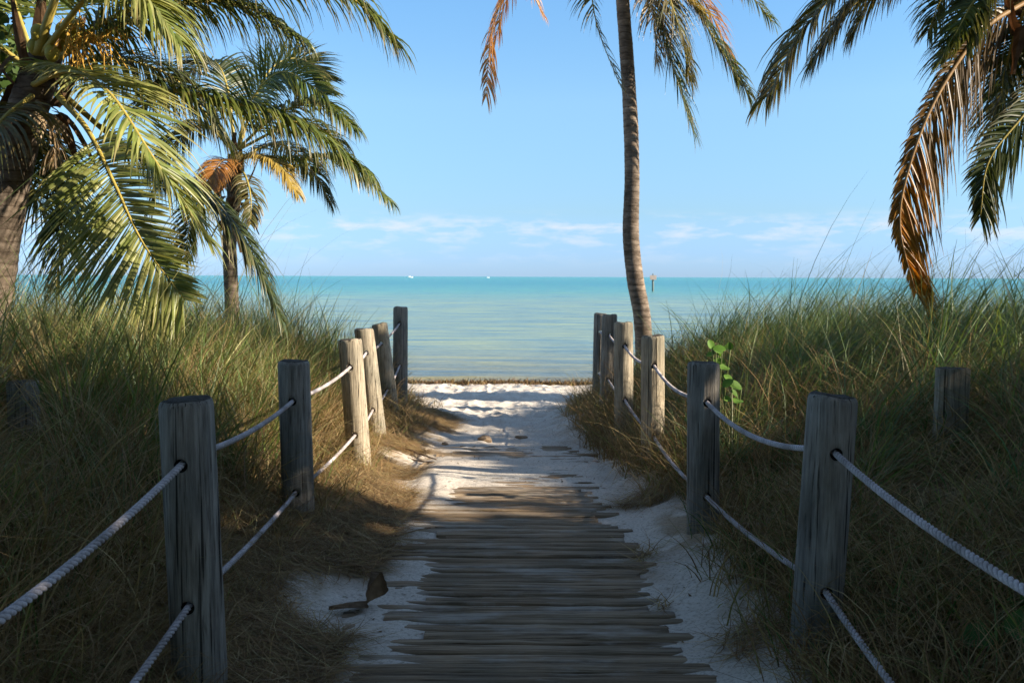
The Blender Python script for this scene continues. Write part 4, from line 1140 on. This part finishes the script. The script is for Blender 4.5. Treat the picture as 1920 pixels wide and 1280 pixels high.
def root_stick(pts, r, label, name='driftwood_root'):
    P = []
    for (a, b_) in pts:
        g_ = gpt(a, b_); P.append(Vector((g_.x, g_.y, float(ground_z(g_.x, g_.y)) + r * .6)))
    C = catmull(P, 30); rr = [r * (1 - .7 * i / 29) * random.uniform(.85, 1.15) for i in range(30)]
    br = [tube(C, rr, 8)]
    for k in (10, 17, 23):
        s_ = C[k]; e_ = s_ + (C[k + 3] - C[k]) * 1.6 + Vector((random.uniform(-.05, .05), -.07, .012))
        br.append(tube([s_, s_.lerp(e_, .5) + Vector((0, 0, .006)), e_], [r * .4, r * .3, r * .15], 6))
    o = link(name, tube_mesh(name, br, [M_stick])); tag(o, label, 'root')
root_stick([(722, 838), (770, 850), (818, 868)], .016, 'dark exposed root running down the sand from the fourth left post')
root_stick([(730, 846), (775, 862), (812, 872)], .010, 'thinner root lying just below the longer exposed root')
root_stick([(742, 1010), (800, 995), (860, 985)], .006, 'thin dry twig lying across the sunlit sand edge', 'twig')

# curled palm sheath by the boards
def husk():
    g_ = gpt(690, 1150); c = Vector((g_.x, g_.y, float(ground_z(g_.x, g_.y))))
    bm = bmesh.new(); rows = []
    for i in range(26):
        t_ = i / 25
        # lies on the sand, then stands up at its right end
        P = catmull([(-.19, -.02, .012), (-.09, -.01, .02), (.0, .0, .02), (.04, .02, .07), (.05, .03, .19), (.065, .04, .31)], 26)[i]
        w_ = .078 * max(.10, math.sin(math.pi * min(1, t_ * .95 + .03))) * (1 + .07 * math.sin(i * 1.9))
        ph_ = float(sstep(.35, .8, t_)) * 1.15
        row = []
        for j in range(9):
            u = j / 8 * 2 - 1
            off = Vector((u * w_ * math.sin(ph_), u * w_ * math.cos(ph_) * .8, (u * u) * .035 * (1 - t_))) + Vector((-.05 * (1 - u * u) * t_, .03 * (1 - u * u) * t_, 0))
            row.append(bm.verts.new(Vector(P) + off))
        rows.append(row)
    for A, B_ in zip(rows[:-1], rows[1:]):
        for j in range(8): bm.faces.new((A[j], A[j + 1], B_[j + 1], B_[j]))
    bmesh.ops.solidify(bm, geom=bm.faces[:], thickness=.004)
    for f in bm.faces: f.smooth = True
    me = bpy.data.meshes.new('palm_husk'); bm.to_mesh(me); bm.free(); me.materials.append(simple('faded_husk', [(0.3, (0.20, 0.13, 0.08)), (0.7, (0.42, 0.31, 0.20))], 18, 0.9, (1, 1, .4), 0.9, 0.01))
    o = link('palm_husk', me); o.location = c; o.scale = (.9, .9, .48); o.rotation_euler = (0, 0, .15)
    tag(o, 'curled brown palm sheath lying beside the left edge of the boardwalk', 'palm husk')
husk()

# ---------------------------------------------------------------- far things on the water
def boat(q, s, label, rz):
    root = empty('motor_boat', (q.x, q.y, WATER), label, 'boat', 'boats on the horizon', rz)
    def add(name, V, F, m, par=root):
        me = bpy.data.meshes.new(name); me.from_pydata([[c * s for c in v] for v in V], [], F); me.materials.append(m); me.update()
        o = bpy.data.objects.new(name, me); COL.objects.link(o); o.parent = par; return o
    xs_ = [-4, -3, 0, 2.5, 4.2]; hw = [1.2, 1.3, 1.3, .9, .05]; dk = [1.0, 1.0, 1.15, 1.45, 1.8]
    V = []; 
    for x, h, d in zip(xs_, hw, dk): V += [(x, -h * .5, -.2), (x, -h, d), (x, h, d), (x, h * .5, -.2)]
    F = [[i * 4 + j, i * 4 + (j + 1) % 4, i * 4 + 4 + (j + 1) % 4, i * 4 + 4 + j] for i in range(4) for j in range(4)] + [[3, 2, 1, 0], [16, 17, 18, 19]]
    add('hull', V, F, M_white)
    V = [(-2.2, -1, 1.0), (1.6, -.9, 1.1), (1.6, .9, 1.1), (-2.2, 1, 1.0), (-2.0, -.9, 2.6), (.6, -.8, 2.6), (.6, .8, 2.6), (-2.0, .9, 2.6)]
    F = [[3, 2, 1, 0], [4, 5, 6, 7], [0, 1, 5, 4], [1, 2, 6, 5], [2, 3, 7, 6], [3, 0, 4, 7]]
    cab = add('cabin', V, F, M_white)
    add('windscreen', [(1.62, -.7, 1.35), (1.62, .7, 1.35), (.75, .62, 2.4), (.75, -.62, 2.4)], [[0, 1, 2, 3]], M_steel, cab)
    V = [(-4, -.6, .02), (-4, .6, .02), (-8, 1.6, .5), (-8, -1.6, .5), (-17, 2.5, .03), (-17, -2.5, .03)]
    add('wake', V, [[0, 1, 2, 3], [3, 2, 4, 5]], M_foam)
boat(at(769, 519.3, 1400), 1.0, 'white motor boat with wake on the horizon left of the centre', 0.1)
boat(at(915, 519.8, 1500), .62, 'tiny white boat low on the horizon right of the other boat', 0.2)

q = at(1224, 548, 150)
mk = empty('channel_marker', (q.x, q.y, WATER), 'channel marker with a faded orange board on a pole standing in the sea', 'marker')
link('pole', tube_mesh('pole', [tube([(q.x, q.y, WATER - 1.5), (q.x, q.y, WATER + 2.3)], .16, 12)], [M_pole]), mk)
bm = bmesh.new(); bmesh.ops.create_cube(bm, size=1)
for v in bm.verts: v.co = Vector((v.co.x * 1.0, v.co.y * .06, v.co.z * .7)) + Vector((q.x, q.y - .2, WATER + 2.15))
bmesh.ops.bevel(bm, geom=bm.edges[:], offset=.02, segments=1)
me = bpy.data.meshes.new('board'); bm.to_mesh(me); bm.free(); me.materials.append(M_sign); link('board', me, mk)
me = tube_mesh('cap', [tube([(q.x, q.y, WATER + 2.3), (q.x, q.y, WATER + 2.8)], [.16, .05], 10)], [M_pole]); link('cap', me, mk)
